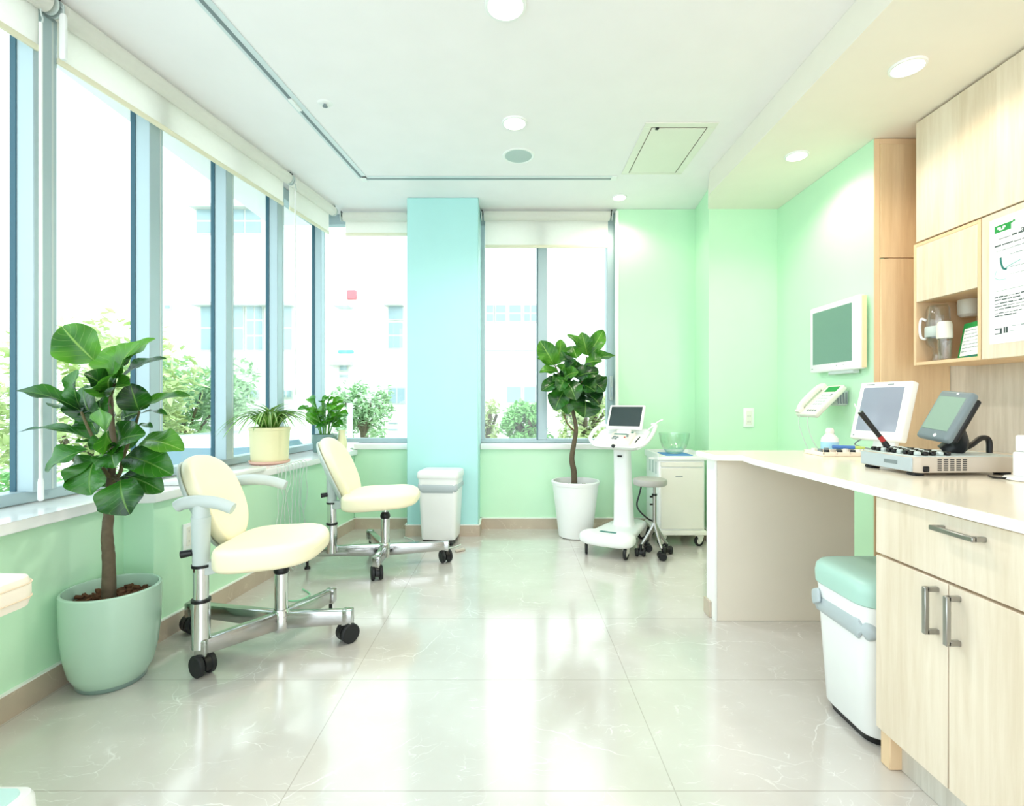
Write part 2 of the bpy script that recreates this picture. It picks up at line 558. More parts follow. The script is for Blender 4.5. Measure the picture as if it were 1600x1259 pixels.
M_ = dict(
    green=plain('mint wall paint', srgb(200, 238, 206), 0.42, bump=0.02, bscale=300),
    cyan=plain('aqua wall paint', srgb(176, 226, 224), 0.42, bump=0.02, bscale=300),
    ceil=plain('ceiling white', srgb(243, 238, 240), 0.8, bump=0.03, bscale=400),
    white=plain('white plastic', srgb(240, 241, 240), 0.28),
    offwhite=plain('warm white enamel', srgb(232, 230, 220), 0.35),
    sill=plain('white composite sill', srgb(240, 240, 238), 0.12, spec=0.6),
    top=plain('cream counter laminate', srgb(240, 230, 212), 0.16, spec=0.6),
    edge=plain('white edge band', srgb(246, 246, 242), 0.35),
    alu=plain('pale anodised aluminium', srgb(172, 190, 195), 0.42, metal=0.25, var=0.02),
    darkalu=plain('dark gasket', srgb(48, 92, 108), 0.5),
    chrome=plain('polished chrome', srgb(225, 226, 226), 0.10, metal=1.0),
    chairmetal=plain('satin chrome', srgb(186, 186, 184), 0.16, metal=1.0),
    rail=plain('pale rail', srgb(214, 222, 224), 0.3, metal=0.2),
    steel=plain('brushed steel', srgb(170, 168, 164), 0.3, metal=1.0),
    black=plain('black plastic', srgb(18, 19, 21), 0.35),
    rubber=plain('black rubber', srgb(26, 28, 30), 0.55),
    grey=plain('mid grey plastic', srgb(120, 132, 136), 0.4),
    palegrey=plain('pale grey plastic', srgb(196, 206, 204), 0.38),
    bluegrey=plain('pale blue grey housing', srgb(176, 188, 194), 0.4),
    tan=plain('warm grey housing', srgb(196, 184, 170), 0.45),
    cream=plain('cream vinyl upholstery', srgb(248, 238, 206), 0.38, bump=0.04, bscale=260),
    ivory=plain('ivory vinyl upholstery', srgb(244, 232, 216), 0.4, bump=0.04, bscale=260),
    seatgrey=plain('grey vinyl', srgb(172, 170, 166), 0.45),
    mintlid=plain('mint plastic lid', srgb(172, 208, 196), 0.35),
    sage=plain('sage glazed pot', srgb(178, 208, 188), 0.18, spec=0.6),
    teal_top=plain('pale aqua mat', srgb(196, 232, 228), 0.5),
    potcream=plain('cream ceramic', srgb(238, 230, 186), 0.4),
    pink=plain('pale terracotta', srgb(232, 188, 172), 0.6),
    bag=plain('grey bin liner', srgb(176, 186, 190), 0.3, bump=0.5, bscale=35),
    bark=plain('bark', srgb(98, 86, 68), 0.85, var=0.35, vscale=45, bump=0.8, bscale=70),
    soil=plain('bark chip soil', srgb(96, 62, 38), 0.9, var=0.5, vscale=60, bump=0.9, bscale=60),
    marble_t=marble('beige marble base', srgb(206, 190, 170), srgb(184, 168, 150), srgb(226, 214, 198), rough=0.35),
    floor=marble('polished cream marble', srgb(215, 211, 206), srgb(202, 196, 189), srgb(244, 243, 240), rough=0.15, tiles=(-0.58, 1.0, 1.32, 0.53), spec=0.8),
    ash=wood('pale ash', srgb(216, 198, 174), srgb(233, 219, 200), fig=0.24),
    ashgrey=wood('grey ash', srgb(190, 182, 170), srgb(216, 210, 200), fig=0.25),
    oak=wood('honey oak', srgb(216, 186, 146), srgb(232, 206, 168), fig=0.25),
    oakend=plain('oak edge', srgb(228, 198, 160), 0.5),
    gap=plain('dark joint', srgb(86, 62, 40), 0.8),
    leaf=leafmat('fiddle leaf', srgb(14, 56, 18), srgb(48, 112, 28), srgb(104, 150, 66), rough=0.26, trans=0.12),
    leafyoung=leafmat('young fiddle leaf', srgb(44, 104, 24), srgb(92, 158, 44), srgb(150, 190, 90), rough=0.28, trans=0.3),
    leaf2=leafmat('glossy leaf', srgb(36, 116, 26), srgb(104, 178, 48), srgb(120, 184, 70), rough=0.25),
    blade=leafmat('striped blade leaf', srgb(70, 128, 40), srgb(110, 168, 60), srgb(206, 222, 150), rough=0.4, stripes=True),
    glass=pane('window glass'),
    blind=fabric('cream blind fabric', srgb(252, 250, 245), 0.6),
    lamp=emit('lamp diffuser', (1, 0.93, 0.8, 1), 9.0),
    speaker=plain('speaker mesh', srgb(186, 202, 200), 0.6, bump=0.5, bscale=600),
    screen=plain('grey green display', srgb(112, 150, 136), 0.08, spec=0.5),
    lcd=plain('passive lcd', srgb(146, 170, 154), 0.12),
    darkscreen=plain('dark display', srgb(52, 66, 68), 0.08, spec=0.6),
    litscreen=plain('pale display', srgb(150, 156, 172), 0.06, spec=0.7),
    paper=plain('white paper', srgb(246, 247, 248), 0.6),
    ink=plain('dark ink', srgb(70, 84, 86), 0.7),
    paleink=plain('pale ink', srgb(150, 162, 166), 0.7),
    greenink=plain('green ink', srgb(28, 150, 70), 0.6),
    tealink=plain('teal ink', srgb(36, 118, 112), 0.6),
    red=plain('red plastic', srgb(176, 40, 40), 0.4),
    blue=plain('blue cloth', srgb(92, 150, 214), 0.7),
    label=plain('pale blue label', srgb(160, 206, 230), 0.5),
)


def clear(name, tint, rough=0.02):
    """thin clear vessel wall: mostly see-through, bright mirror at the rims"""
    m, nt, b = newmat(name)
    nt.nodes.remove(b)
    tr = node(nt, 'ShaderNodeBsdfTransparent'); tr.inputs[0].default_value = tint
    gl = node(nt, 'ShaderNodeBsdfGlossy'); gl.inputs['Roughness'].default_value = rough
    lw = node(nt, 'ShaderNodeLayerWeight'); lw.inputs[0].default_value = 0.5
    pw = node(nt, 'ShaderNodeMath', operation='POWER'); pw.inputs[1].default_value = 3
    nt.links.new(lw.outputs['Facing'], pw.inputs[0])
    ma = node(nt, 'ShaderNodeMath', operation='MULTIPLY_ADD'); ma.inputs[1].default_value = 0.8; ma.inputs[2].default_value = 0.06
    nt.links.new(pw.outputs[0], ma.inputs[0])
    mx = node(nt, 'ShaderNodeMixShader')
    nt.links.new(ma.outputs[0], mx.inputs[0]); nt.links.new(tr.outputs[0], mx.inputs[1]); nt.links.new(gl.outputs[0], mx.inputs[2])
    nt.links.new(mx.outputs[0], nt.nodes['Material Output'].inputs['Surface'])
    return m


M_['clear'] = clear('clear plastic', (0.975, 0.975, 0.97, 1))
M_['bowl'] = clear('clear glass bowl', (0.94, 0.985, 0.96, 1))
M_['cable'] = plain('pale cable', srgb(214, 226, 216), 0.5)
# ================================================================== THE ROOM
ZC, ZS = 2.545, 2.395                                  # main ceiling, lower ceiling over the counter
WL = [(-1.60, -1.6), (-1.60, 2.11), (-1.487, 2.125), (-1.258, 4.08)]      # inner line of the left parapet wall
struct('floor', box(nb(), -2.0, 2.6, -1.6, 4.35, -0.08, 0), M_['floor'])
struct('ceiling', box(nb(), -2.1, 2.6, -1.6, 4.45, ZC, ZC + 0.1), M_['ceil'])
struct('ceiling_soffit', prism(nb(), [(1.32, -1.6), (1.32, 3.42), (1.41, 3.683), (2.6, 3.683), (2.6, -1.6)], ZS, ZC - 0.001), plain('warm ceiling white', srgb(240, 233, 222), 0.8, bump=0.03, bscale=400))

struct('wall_left', prism(nb(), [(-2.0, -1.6)] + WL + [(-1.258, 4.3), (-2.0, 4.3)], 0.0, 0.59), M_['green'])
bm = box(nb(), -1.256, -0.79, 4.08, 4.3, 0, 0.632)
box(bm, -0.2536, 0.835, 4.08, 4.3, 0, 0.632)
box(bm, 0.835, 1.50, 4.08, 4.3, 0, ZC - 0.001)
struct('wall_back', bm, M_['green'])
struct('wall_column', box(nb(), -0.79, -0.2536, 3.85, 4.32, 0, ZC - 0.001, 0.004, 1), M_['cyan'])
struct('wall_pillar', prism(nb(), [(1.415, 3.683), (2.05, 3.683), (2.05, 4.3), (1.46, 4.3), (1.459, 4.08)], 0, ZC - 0.001), M_['green'])
struct('wall_right', box(nb(), 1.91, 1.965, 2.705, 3.69, 0, ZS - 0.001), M_['green'])
struct('wall_alcove', box(nb(), 2.305, 2.40, -1.6, 3.06, 0, ZS - 0.001), M_['ashgrey'])

# sills
struct('trim_1', prism(nb(), [(-1.98, -1.6), (-1.572, -1.6), (-1.572, 2.085), (-1.462, 2.10), (-1.230, 4.055), (-1.24, 4.28), (-1.98, 4.28)], 0.59, 0.627, 0.004, 2), M_['sill'])
struct('trim_2', box(nb(), -1.255, -0.792, 4.05, 4.29, 0.632, 0.676, 0.004, 2), M_['sill'])
struct('trim_3', box(nb(), -0.2516, 0.833, 4.05, 4.29, 0.632, 0.676, 0.004, 2), M_['sill'])
# white stop bead on the back window's right jamb
struct('trim_4', box(nb(), 0.822, 0.848, 4.068, 4.10, 0.677, 2.53, 0.003, 1), M_['edge'])

# baseboards (beige marble with a pale top bead)
def baseboard(name, pts, h=0.083, t=0.013):
    a = nb(); b = nb()
    for p, q in zip(pts, pts[1:]):
        p, q = Vector(p + (0,)), Vector(q + (0,))
        d = (q - p).normalized(); n = Vector((d.y, -d.x, 0))
        e = d * t * 0.5
        prism(a, [((p - e).x, (p - e).y), ((p - e + n * t).x, (p - e + n * t).y), ((q + e + n * t).x, (q + e + n * t).y), ((q + e).x, (q + e).y)], 0.0, h)
        prism(b, [((p - e).x, (p - e).y), ((p - e + n * (t + .002)).x, (p - e + n * (t + .002)).y), ((q + e + n * (t + .002)).x, (q + e + n * (t + .002)).y), ((q + e).x, (q + e).y)], h, h + 0.005)
    o = struct(name, a, M_['marble_t'])
    t_ = obj('top_bead', b, M_['edge'], o)
    return o
baseboard('baseboard_left', WL)
baseboard('baseboard_back', [(-1.258, 4.08), (-0.79, 4.08), (-0.79, 3.85), (-0.2536, 3.85), (-0.2536, 4.08), (1.45, 4.08)])
baseboard('baseboard_pillar', [(1.455, 4.06), (1.415, 3.683), (1.905, 3.683)])

# ------------------------------------------------------------------ windows
def wline(y): return -1.84 + 0.098 * (y - 1.8)           # inner plane of the left glazing
def wbox(bm, y0, y1, d0, d1, z0, z1, bev=0.003):
    """box that follows the left glazing from y0 to y1, from d0 to d1 inside of its plane"""
    prism(bm, [(wline(y0) + d0, y0), (wline(y0) + d1, y0), (wline(y1) + d1, y1), (wline(y1) + d0, y1)], z0, z1, bev, 1)
    return bm
w1 = thing('window_1', 'tall left window band of five panes between pale aluminium mullions', 'window', (wline(0), 0, 0.627), kind='structure')
obj('bottom_rail', wbox(nb(), -1.6, 4.26, -0.05, 0.03, 0.628, 0.672), M_['alu'], w1)
obj('top_rail', wbox(nb(), -1.6, 4.26, -0.05, 0.03, 2.46, ZC - 0.002), M_['alu'], w1)
MUL = [(1.945, 0.09, 0.055), (2.47, 0.08, 0.06), (3.02, 0.07, 0.058), (3.58, 0.085, 0.05), (4.225, 0.07, 0.045)]
MUL += [(0.95, 0.09, 0.06), (0.1, 0.09, 0.06), (-0.8, 0.09, 0.06)]
for yc, w, d in MUL:
    m = obj('mullion', wbox(nb(), yc - w / 2, yc + w / 2, -0.024, d, 0.668, 2.47), M_['alu'], w1)
    obj('gasket', wbox(nb(), yc - w / 2 - 0.004, yc - w / 2 + 0.008, -0.03, -0.008, 0.668, 2.47, 0), M_['darkalu'], m)
    obj('inner_groove', wbox(nb(), yc + w * 0.24, yc + w * 0.24 + 0.006, d - 0.002, d + 0.0015, 0.672, 2.465, 0), M_['palegrey'], m)
ys = sorted([m[0] for m in MUL])
for a, b in zip(ys, ys[1:]):
    obj('glass_pane', wbox(nb(), a + 0.03, b - 0.03, -0.026, -0.020, 0.66, 2.47, 0), M_['glass'], w1)

w2 = thing('window_2', 'back left window pane beside the aqua column', 'window', (-1.1, 4.22, 0.676), kind='structure')
obj('bottom_rail', box(nb(), -1.56, -0.78, 4.19, 4.26, 0.676, 0.712, 0.003, 1), M_['alu'], w2)
obj('top_rail', box(nb(), -1.56, -0.78, 4.19, 4.26, 2.46, ZC - 0.002, 0.003, 1), M_['alu'], w2)
obj('glass_pane', box(nb(), -1.56, -0.78, 4.222, 4.228, 0.71, 2.47), M_['glass'], w2)

w3 = thing('window_3', 'back sliding window with two tall panes behind the fig tree', 'window', (0.3, 4.2, 0.676), kind='structure')
obj('bottom_rail', box(nb(), -0.26, 0.84, 4.17, 4.25, 0.676, 0.708, 0.003, 1), M_['alu'], w3)
obj('top_rail', box(nb(), -0.26, 0.84, 4.17, 4.25, 2.44, ZC - 0.002, 0.003, 1), M_['alu'], w3)
for x0, x1, n in ((-0.258, -0.222, 'jamb'), (0.208, 0.285, 'mullion'), (0.775, 0.838, 'jamb')):
    m = obj(n, box(nb(), x0, x1, 4.165, 4.25, 0.70, 2.45, 0.003, 1), M_['alu'], w3)
    if n == 'mullion':
        obj('gasket', box(nb(), x0 - 0.006, x0 + 0.002, 4.16, 4.235, 0.70, 2.45), M_['darkalu'], m)
obj('glass_pane', box(nb(), -0.225, 0.21, 4.212, 4.218, 0.70, 2.45), M_['glass'], w3)
obj('glass_pane', box(nb(), 0.283, 0.78, 4.222, 4.228, 0.70, 2.45), M_['glass'], w3)
lt = obj('latch', box(nb(), 0.79, 0.815, 4.125, 4.165, 1.02, 1.22, 0.006, 2), M_['palegrey'], w3)
obj('latch_lever', box(nb(), 0.797, 0.808, 4.108, 4.128, 1.05, 1.13, 0.003, 1), M_['alu'], lt)

# ------------------------------------------------------------------ roller blinds
def blind(label, p0, p1, zt, zb, ends=(1, 1), r=0.036, back=1):
    p0, p1 = Vector(p0 + (0,)), Vector(p1 + (0,))
    d = (p1 - p0).normalized(); n = Vector((d.y, -d.x, 0))            # n looks into the room
    t = thing('roller_blind', label, 'blind', ((p0 + p1) / 2 + Vector((0, 0, zb)))[:], group='roller blinds along the windows')
    c0 = p0 + n * 0.0 + Vector((0, 0, zt - r)); c1 = p1 + Vector((0, 0, zt - r))
    e = d * 0.012
    obj('roller_tube', cyl(nb(), c0 + e, c1 - e, r, n=32), M_['blind'], t)
    f0, f1 = p0 - n * (r * 0.75) + e * 1.6, p1 - n * (r * 0.75) - e * 1.6
    th = n * 0.0016
    poly = [f0, f1, f1 + th, f0 + th]
    fb = obj('blind_fabric', prism(nb(), [(q.x, q.y) for q in poly], zb + 0.02, zt - r), M_['blind'], t)
    poly = [f0 - n * 0.005, f1 - n * 0.005, f1 + n * 0.007, f0 + n * 0.007]
    obj('bottom_bar', prism(nb(), [(q.x, q.y) for q in poly], zb, zb + 0.024, 0.004, 2), M_['blindbar'], t)
    for k, (c, s) in enumerate(((c0, -1), (c1, 1))):
        if not ends[k]: continue
        b = obj('end_bracket', cyl(nb(), c - d * 0.006 * s * -1 - d * 0.003, c + d * 0.003 + d * 0.006 * s, r * 0.97, n=28), M_['palegrey'], t)
        q = c + d * 0.004 * s
        cyl_ = nb()
        box(cyl_, -0.004, 0.004, -0.014, 0.014, 0.0, r + 0.008, 0.001, 1, M=T(q) @ Matrix.Rotation(math.atan2(d.y, d.x), 4, 'Z'))
        obj('bracket_arm', cyl_, M_['black'], b)
    return t
M_['blindbar'] = plain('cream bar', srgb(232, 226, 200), 0.5)
def bline(y): return -1.735 + 0.165 * (y - 1.95)
ZB = 2.31
blind('cream roller blind nearest the viewer, cut off by the picture edge', (bline(0.55), 0.55), (bline(1.925), 1.925), ZC - 0.012, ZB)
blind('long cream roller blind over the middle left windows', (bline(1.955), 1.955), (bline(3.42), 3.42), ZC - 0.012, ZB)
blind('short cream roller blind at the far end of the left windows', (bline(3.45), 3.45), (bline(4.0), 4.0), ZC - 0.012, ZB)
blind('pale roller blind on the back window left of the aqua column', (-1.36, 4.10), (-0.79, 4.10), ZC - 0.02, 2.345)
blind('cream roller blind over the sliding window behind the fig tree', (-0.235, 4.085), (0.79, 4.085), ZC - 0.016, 2.245, r=0.037)

# hanging pull rods of the blinds
def pull_rod(label, x, y, z0, z1, r=0.006):
    t = thing('blind_pull_rod', label, 'pull rod', (x, y, z0), group='blind pull rods')
    obj('rod', cyl(nb(), (x, y, z0 + 0.03), (x, y, z1), r, n=12), M_['white'], t)
    obj('rod_grip', loft(nb(), [(z0, r, r, r), (z0 + 0.005, r * 1.6, r * 1.6, r * 1.6), (z0 + 0.07, r * 1.5, r * 1.5, r * 1.5), (z0 + 0.085, r, r, r)], M=T(x, y, 0)), M_['white'], t)
    obj('hook', tube(nb(), [(x, y, z1 - 0.01), (x + 0.008, y, z1 + 0.012), (x + 0.002, y, z1 + 0.03), (x, y, z1 + 0.05)], 0.003, 8), M_['palegrey'], t)
pull_rod('thin white pull rod hanging before the nearest wide mullion', -1.735, 1.885, 0.64, 2.40)
pull_rod('white pull rod hanging between the long and the far left blinds', -1.455, 3.437, 1.05, 2.42, 0.005)
# the short white hand grip between the two near blinds
t = thing('blind_operating_unit', 'short white hanging grip between the two nearest roller blinds', 'blind grip', (-1.70, 1.94, 2.30))
obj('grip_body', loft(nb(), [(2.30, 0.009, 0.006, 0.004), (2.31, 0.0115, 0.008, 0.005), (2.46, 0.0115, 0.008, 0.005), (2.472, 0.008, 0.006, 0.004)], M=T(-1.70, 1.94, 0)), M_['white'], t)
obj('grip_hanger', tube(nb(), [(-1.70, 1.94, 2.47), (-1.70, 1.94, 2.49), (-1.715, 1.94, 2.505)], 0.003, 8), M_['palegrey'], t)

# ------------------------------------------------------------------ ceiling fittings
def downlight(x, y, z, r, label, power, col=(1, 0.86, 0.68)):
    t = thing('downlight', label, 'ceiling light', (x, y, z), group='recessed ceiling lights')
    obj('trim_ring', lathe(nb(), [(r * 0.80, -0.001), (r * 0.84, -0.010), (r * 0.97, -0.008), (r, -0.002), (r, 0.0)], (x, y, z)), M_['white'], t)
    obj('diffuser', lathe(nb(), [(0, -0.004), (r * 0.78, -0.004), (r * 0.80, -0.001), (r * .80, 0.0)], (x, y, z)), M_['lamp'], t)
    L = bpy.data.lights.new('downlight_lamp', 'SPOT')
    L.energy = power; L.color = col; L.spot_size = math.radians(150); L.spot_blend = 0.55; L.shadow_soft_size = r * 0.7
    lo = bpy.data.objects.new('downlight_lamp', L)
    COL.objects.link(lo)
    lo.location = (0, 0, -0.03); lo.parent = t
LP = 13.0
downlight(-0.025, 1.987, ZC, 0.082, 'large round ceiling light at the top edge of the picture', LP * 2.2, (1, 0.93, 0.85))
downlight(0.014, 2.82, ZC, 0.070, 'round ceiling light just in front of the grey ceiling speaker', LP * 2.0, (1, 0.93, 0.85))
downlight(0.806, 3.84, ZC, 0.055, 'small round ceiling light by the green wall above the sliding window', LP * 0.7)
downlight(1.604, 2.884, ZS, 0.062, 'recessed light in the lowered ceiling above the wall monitor', LP * 1.0)
downlight(1.64, 2.122, ZS, 0.068, 'recessed light in the lowered ceiling beside the wood wall cabinets', LP * 0.85, (1, 0.82, 0.62))

t = thing('ceiling_speaker', 'round pale grey ceiling speaker behind the middle ceiling light', 'speaker', (0.04, 3.2, ZC))
obj('speaker_rim', lathe(nb(), [(0.084, 0.0), (0.084, -0.004), (0.096, -0.006), (0.1, -0.003), (0.1, 0.0)], (0.04, 3.2, ZC)), M_['white'], t)
obj('grille', lathe(nb(), [(0, -0.0065), (0.05, -0.006), (0.084, -0.004), (0.086, 0.0)], (0.04, 3.2, ZC)), M_['speaker'], t)

t = thing('ceiling_sprinkler', 'small sprinkler head on the ceiling inside the curtain rail', 'sprinkler', (-0.964, 2.64, ZC))
obj('escutcheon', lathe(nb(), [(0, -0.006), (0.030, -0.006), (0.038, 0.0)], (-0.964, 2.64, ZC)), M_['white'], t)
bm = lathe(nb(), [(0, -0.019), (0.013, -0.018), (0.013, -0.016), (0.006, -0.014), (0.008, -0.006), (0, -0.006)], (-0.964, 2.64, ZC), n=20)
obj('deflector', bm, M_['grey'], t)

t = thing('access_hatch', 'square access hatch with an open dark gap in the ceiling', 'ceiling hatch', (0.94, 3.13, ZC))
bm = nb()
x0, x1, y0, y1 = 0.735, 1.14, 2.815, 3.45
for a in ((x0, x1, y0, y0 + 0.045), (x0, x1, y1 - 0.02, y1), (x0, x0 + 0.045, y0 + 0.0452, y1 - 0.0202), (x1 - 0.045, x1, y0 + 0.0452, y1 - 0.0202)):
    box(bm, *a, ZC - 0.007, ZC, 0.002, 1)
obj('hatch_frame', bm, M_['offwhite'], t)
obj('hatch_panel', box(nb(), x0 + 0.05, x1 - 0.05, y0 + 0.056, y1 - 0.024, ZC - 0.006, ZC, 0.002, 1), M_['offwhite'], t)
obj('hatch_gap', box(nb(), x0 + 0.043, x1 - 0.043, y0 + 0.043, y1 - 0.018, ZC - 0.0015, ZC), M_['gap'], t)
obj('hatch_latch', box(nb(), x0 + 0.07, x0 + 0.088, y0 + 0.048, y0 + 0.066, ZC - 0.012, ZC, 0.002, 1), M_['black'], t)

# curtain rail let into the ceiling
t = thing('curtain_rail', 'slim L shaped metal curtain rail running round the ceiling', 'curtain rail', (-1.0, 3.5, ZC))
A, B, Cc = Vector((-1.45, -0.6, 0)), Vector((-1.022, 3.515, 0)), Vector((0.70, 3.515, 0))
def strip(a, b, w, z0, z1, off=0.0):
    d = (b - a).normalized(); n = Vector((d.y, -d.x, 0))
    q = [a + n * (off - w / 2), b + n * (off - w / 2), b + n * (off + w / 2), a + n * (off + w / 2)]
    return prism(nb(), [(p.x, p.y) for p in q], z0, z1)
for a, b in ((A, B), (B, Cc)):
    r_ = obj('rail_track', strip(a, b, 0.062, ZC - 0.004, ZC - 0.0005), M_['rail'], t)
    obj('rail_slot', strip(a, b, 0.018, ZC - 0.005, ZC - 0.002, -0.006), M_['slot'] if 'slot' in M_ else M_['grey'], r_)
for q in (B + (B - A).normalized() * 0.02, Cc):
    obj('end_cap', box(nb(), q.x - 0.02, q.x + 0.02, q.y - 0.034, q.y + 0.034, ZC - 0.007, ZC, 0.003, 1), M_['white'], t)
obj('rail_runner', strip(A + (B - A) * 0.775, A + (B - A) * 0.80, 0.02, ZC - 0.012, ZC - 0.004, -0.006), M_['white'], t)

# ------------------------------------------------------------------ wall plates
def wall_plate(name, label, cat, M, w, h, slots):
    t = thing(name, label, cat, (M @ Vector((0, 0, 0)))[:])
    obj('plate', box(nb(), -w / 2, w / 2, -0.008, 0, -h / 2, h / 2, 0.003, 2, M=M), M_['white'], t)
    obj('insert', box(nb(), -w * 0.27, w * 0.27, -0.0105, -0.006, -h * 0.36, h * 0.36, 0.0015, 1, M=M), M_['offwhite'], t)
    for z in slots:
        s = nb()
        for dx in (-0.007, 0.007):
            box(s, dx - 0.0014, dx + 0.0014, -0.0113, -0.009, z - 0.006, z + 0.006, M=M)
        obj('socket_slots', s, M_['grey'], t)
yo = 2.314
ang = math.degrees(math.atan2(0.229, 1.955))
wall_plate('wall_socket', 'white double wall socket low on the green wall behind the front chair', 'socket', T(-1.487 + 0.117 * (yo - 2.125) + 0.001, yo, 0.40) @ Rz(90 - ang), 0.072, 0.118, (-0.022, 0.022))
wall_plate('wall_socket', 'white wall socket on the green pillar above the end of the counter', 'socket', T(1.70, 3.682, 0.895), 0.076, 0.138, (-0.03, 0.012))
# ================================================================== OUTSIDE THE WINDOWS
GZ = -0.8
struct('ground', box(nb(), -40, 25, -6, 40, GZ - 0.2, GZ), plain('pale paving', srgb(214, 214, 206), 0.9, var=0.08, vscale=2))
M_['facade'] = plain('white render', srgb(244, 242, 236), 0.85)
M_['fglass'] = plain('far window glass', srgb(150, 172, 178), 0.25, spec=0.6, var=0.15, vscale=1.5)
M_['fframe'] = plain('far window frame', srgb(196, 198, 192), 0.6)
YF = 14.0
def building(label, x0, x1, yf, zt, wins, ledges=()):
    t = thing('building', label, 'building', ((x0 + x1) / 2, yf, GZ))
    obj('facade', box(nb(), x0, x1, yf, yf + 8, GZ, zt), M_['facade'], t)
    obj('parapet', box(nb(), x0 - .1, x1 + .1, yf - .1, yf + 8, zt, zt + .3), M_['facade'], t)
    for u0, u1, v0, v1, nx, ny in wins:
        a, b = P(u0, v1, yf), P(u1, v0, yf)
        f = nb(); gs = []
        box(f, a.x - .008, b.x + .008, yf - 0.05, yf - 0.001, a.z - .008, b.z + .008)
        cw, ch = (b.x - a.x) / nx, (b.z - a.z) / ny
        for i in range(nx):
            for j in range(ny):
                g = nb(); gs.append(g)
                box(g, a.x + i * cw + .025, a.x + (i + 1) * cw - .025, yf - 0.062, yf - 0.045, a.z + j * ch + .03, a.z + (j + 1) * ch - .03)
        w = obj('window', f, M_['fframe'], t)
        for g in gs: obj('glass_pane', g, M_['fglass'], w)
    for u0, u1, v, h in ledges:
        a, b = P(u0, v, yf), P(u1, v, yf)
        obj('ledge', box(nb(), a.x, b.x, yf - 0.3, yf, a.z - h, a.z), M_['fframe'], t)
    return t
building('white office block with banks of windows beyond the left glazing', -13.0, -5.9, 14.0, 12.5,
         [(308, 352, 326, 366, 1, 2), (358, 410, 326, 366, 2, 2), (315, 352, 477, 548, 1, 2), (360, 382, 477, 548, 1, 2), (386, 412, 477, 548, 2, 3), (436, 458, 477, 548, 1, 2),
          (380, 404, 609, 622, 2, 1), (438, 458, 609, 622, 2, 1), (258, 268, 476, 484, 1, 1)],
         [(308, 462, 475, 0.08), (305, 415, 324, 0.08)])
building('white block with a small porch and air conditioner beyond the back left window', -5.7, -1.9, 15.0, 13.0,
         [(607, 631, 476, 500, 1, 1), (607, 631, 503, 545, 1, 2), (607, 634, 605, 631, 2, 1), (531, 544, 568, 580, 1, 1), (531, 544, 585, 590, 1, 1), (607, 622, 660, 662, 1, 1), (607, 622, 670, 672, 1, 1)],
         [(517, 552, 565, 0.12), (603, 632, 475, 0.08)])
building('white block with a row of four windows beyond the back sliding window', -1.4, 5.5, 14.5, 12.0,
         [(759, 772, 476, 503, 1, 2), (774, 791, 476, 503, 1, 2), (795, 815, 476, 503, 1, 2), (818, 840, 476, 503, 2, 2), (791, 815, 603, 630, 1, 1), (818, 838, 603, 630, 1, 1)],
         [(752, 842, 545, 0.06)])
def onfacade(name, label, cat, u0, u1, v0, v1, Y, d, mat, parts=None):
    a, b = P(u0, v1, Y), P(u1, v0, Y)
    o = obj(name, box(nb(), a.x, b.x, Y - d, Y - 0.001, a.z, b.z, 0.02, 1), mat, loc=((a.x + b.x) / 2, Y, a.z))
    return tag(o, label, cat)
onfacade('wall_sign', 'small faded red sign high on the far white wall', 'sign', 543, 558, 454, 468, 15.0, 0.1, plain('faded red', srgb(226, 120, 128), 0.6))
onfacade('air_conditioner', 'small grey air conditioner under the red sign on the far wall', 'air conditioner', 529, 552, 475, 483, 15.0, 0.45, M_['palegrey'])
onfacade('wall_sign', 'small teal lettered sign above the far porch', 'sign', 529, 553, 547, 552, 15.0, 0.06, plain('faded teal', srgb(120, 190, 186), 0.6))

# trees and shrubs; leaf colours paled to put the bright outdoor haze in
M_['tree1'] = plain('haze paled foliage', srgb(206, 220, 158), 0.7, var=0.35, vscale=0.9)
M_['tree2'] = plain('soft green foliage', srgb(180, 212, 164), 0.7, var=0.35, vscale=0.9)
M_['tree3'] = plain('fresh green foliage', srgb(150, 200, 128), 0.7, var=0.35, vscale=1.2)
def foliage(c, rad, n, size, seed, lay=0.0):
    rnd = random.Random(seed)
    bm = nb()
    blobs = [(Vector((rnd.uniform(-.75, .75) * rad[0], rnd.uniform(-.75, .75) * rad[1], rnd.uniform(-.75, .8) * rad[2])), rnd.uniform(.28, .48)) for _ in range(18)]
    for i in range(n):
        bc, br = rnd.choice(blobs)
        d = Vector((rnd.gauss(0, 1), rnd.gauss(0, 1), rnd.gauss(0, .7))).normalized() * br * rnd.uniform(.6, 1)
        p = Vector(c) + bc + Vector((d.x * rad[0], d.y * rad[1], d.z * rad[2]))
        ax = Vector((rnd.gauss(0, 1), rnd.gauss(0, 1), rnd.gauss(-0.2, .4))).normalized()
        sd = ax.cross(Vector((rnd.gauss(0, .4), rnd.gauss(0, .4), 1))).normalized()
        up = sd.cross(ax)
        s = size * rnd.uniform(.7, 1.3)
        v = [bm.verts.new(p - ax * s), bm.verts.new(p + sd * s * .45 + up * s * .1), bm.verts.new(p + ax * s), bm.verts.new(p - sd * s * .45 + up * s * .1)]
        bm.faces.new(v)
    return bm
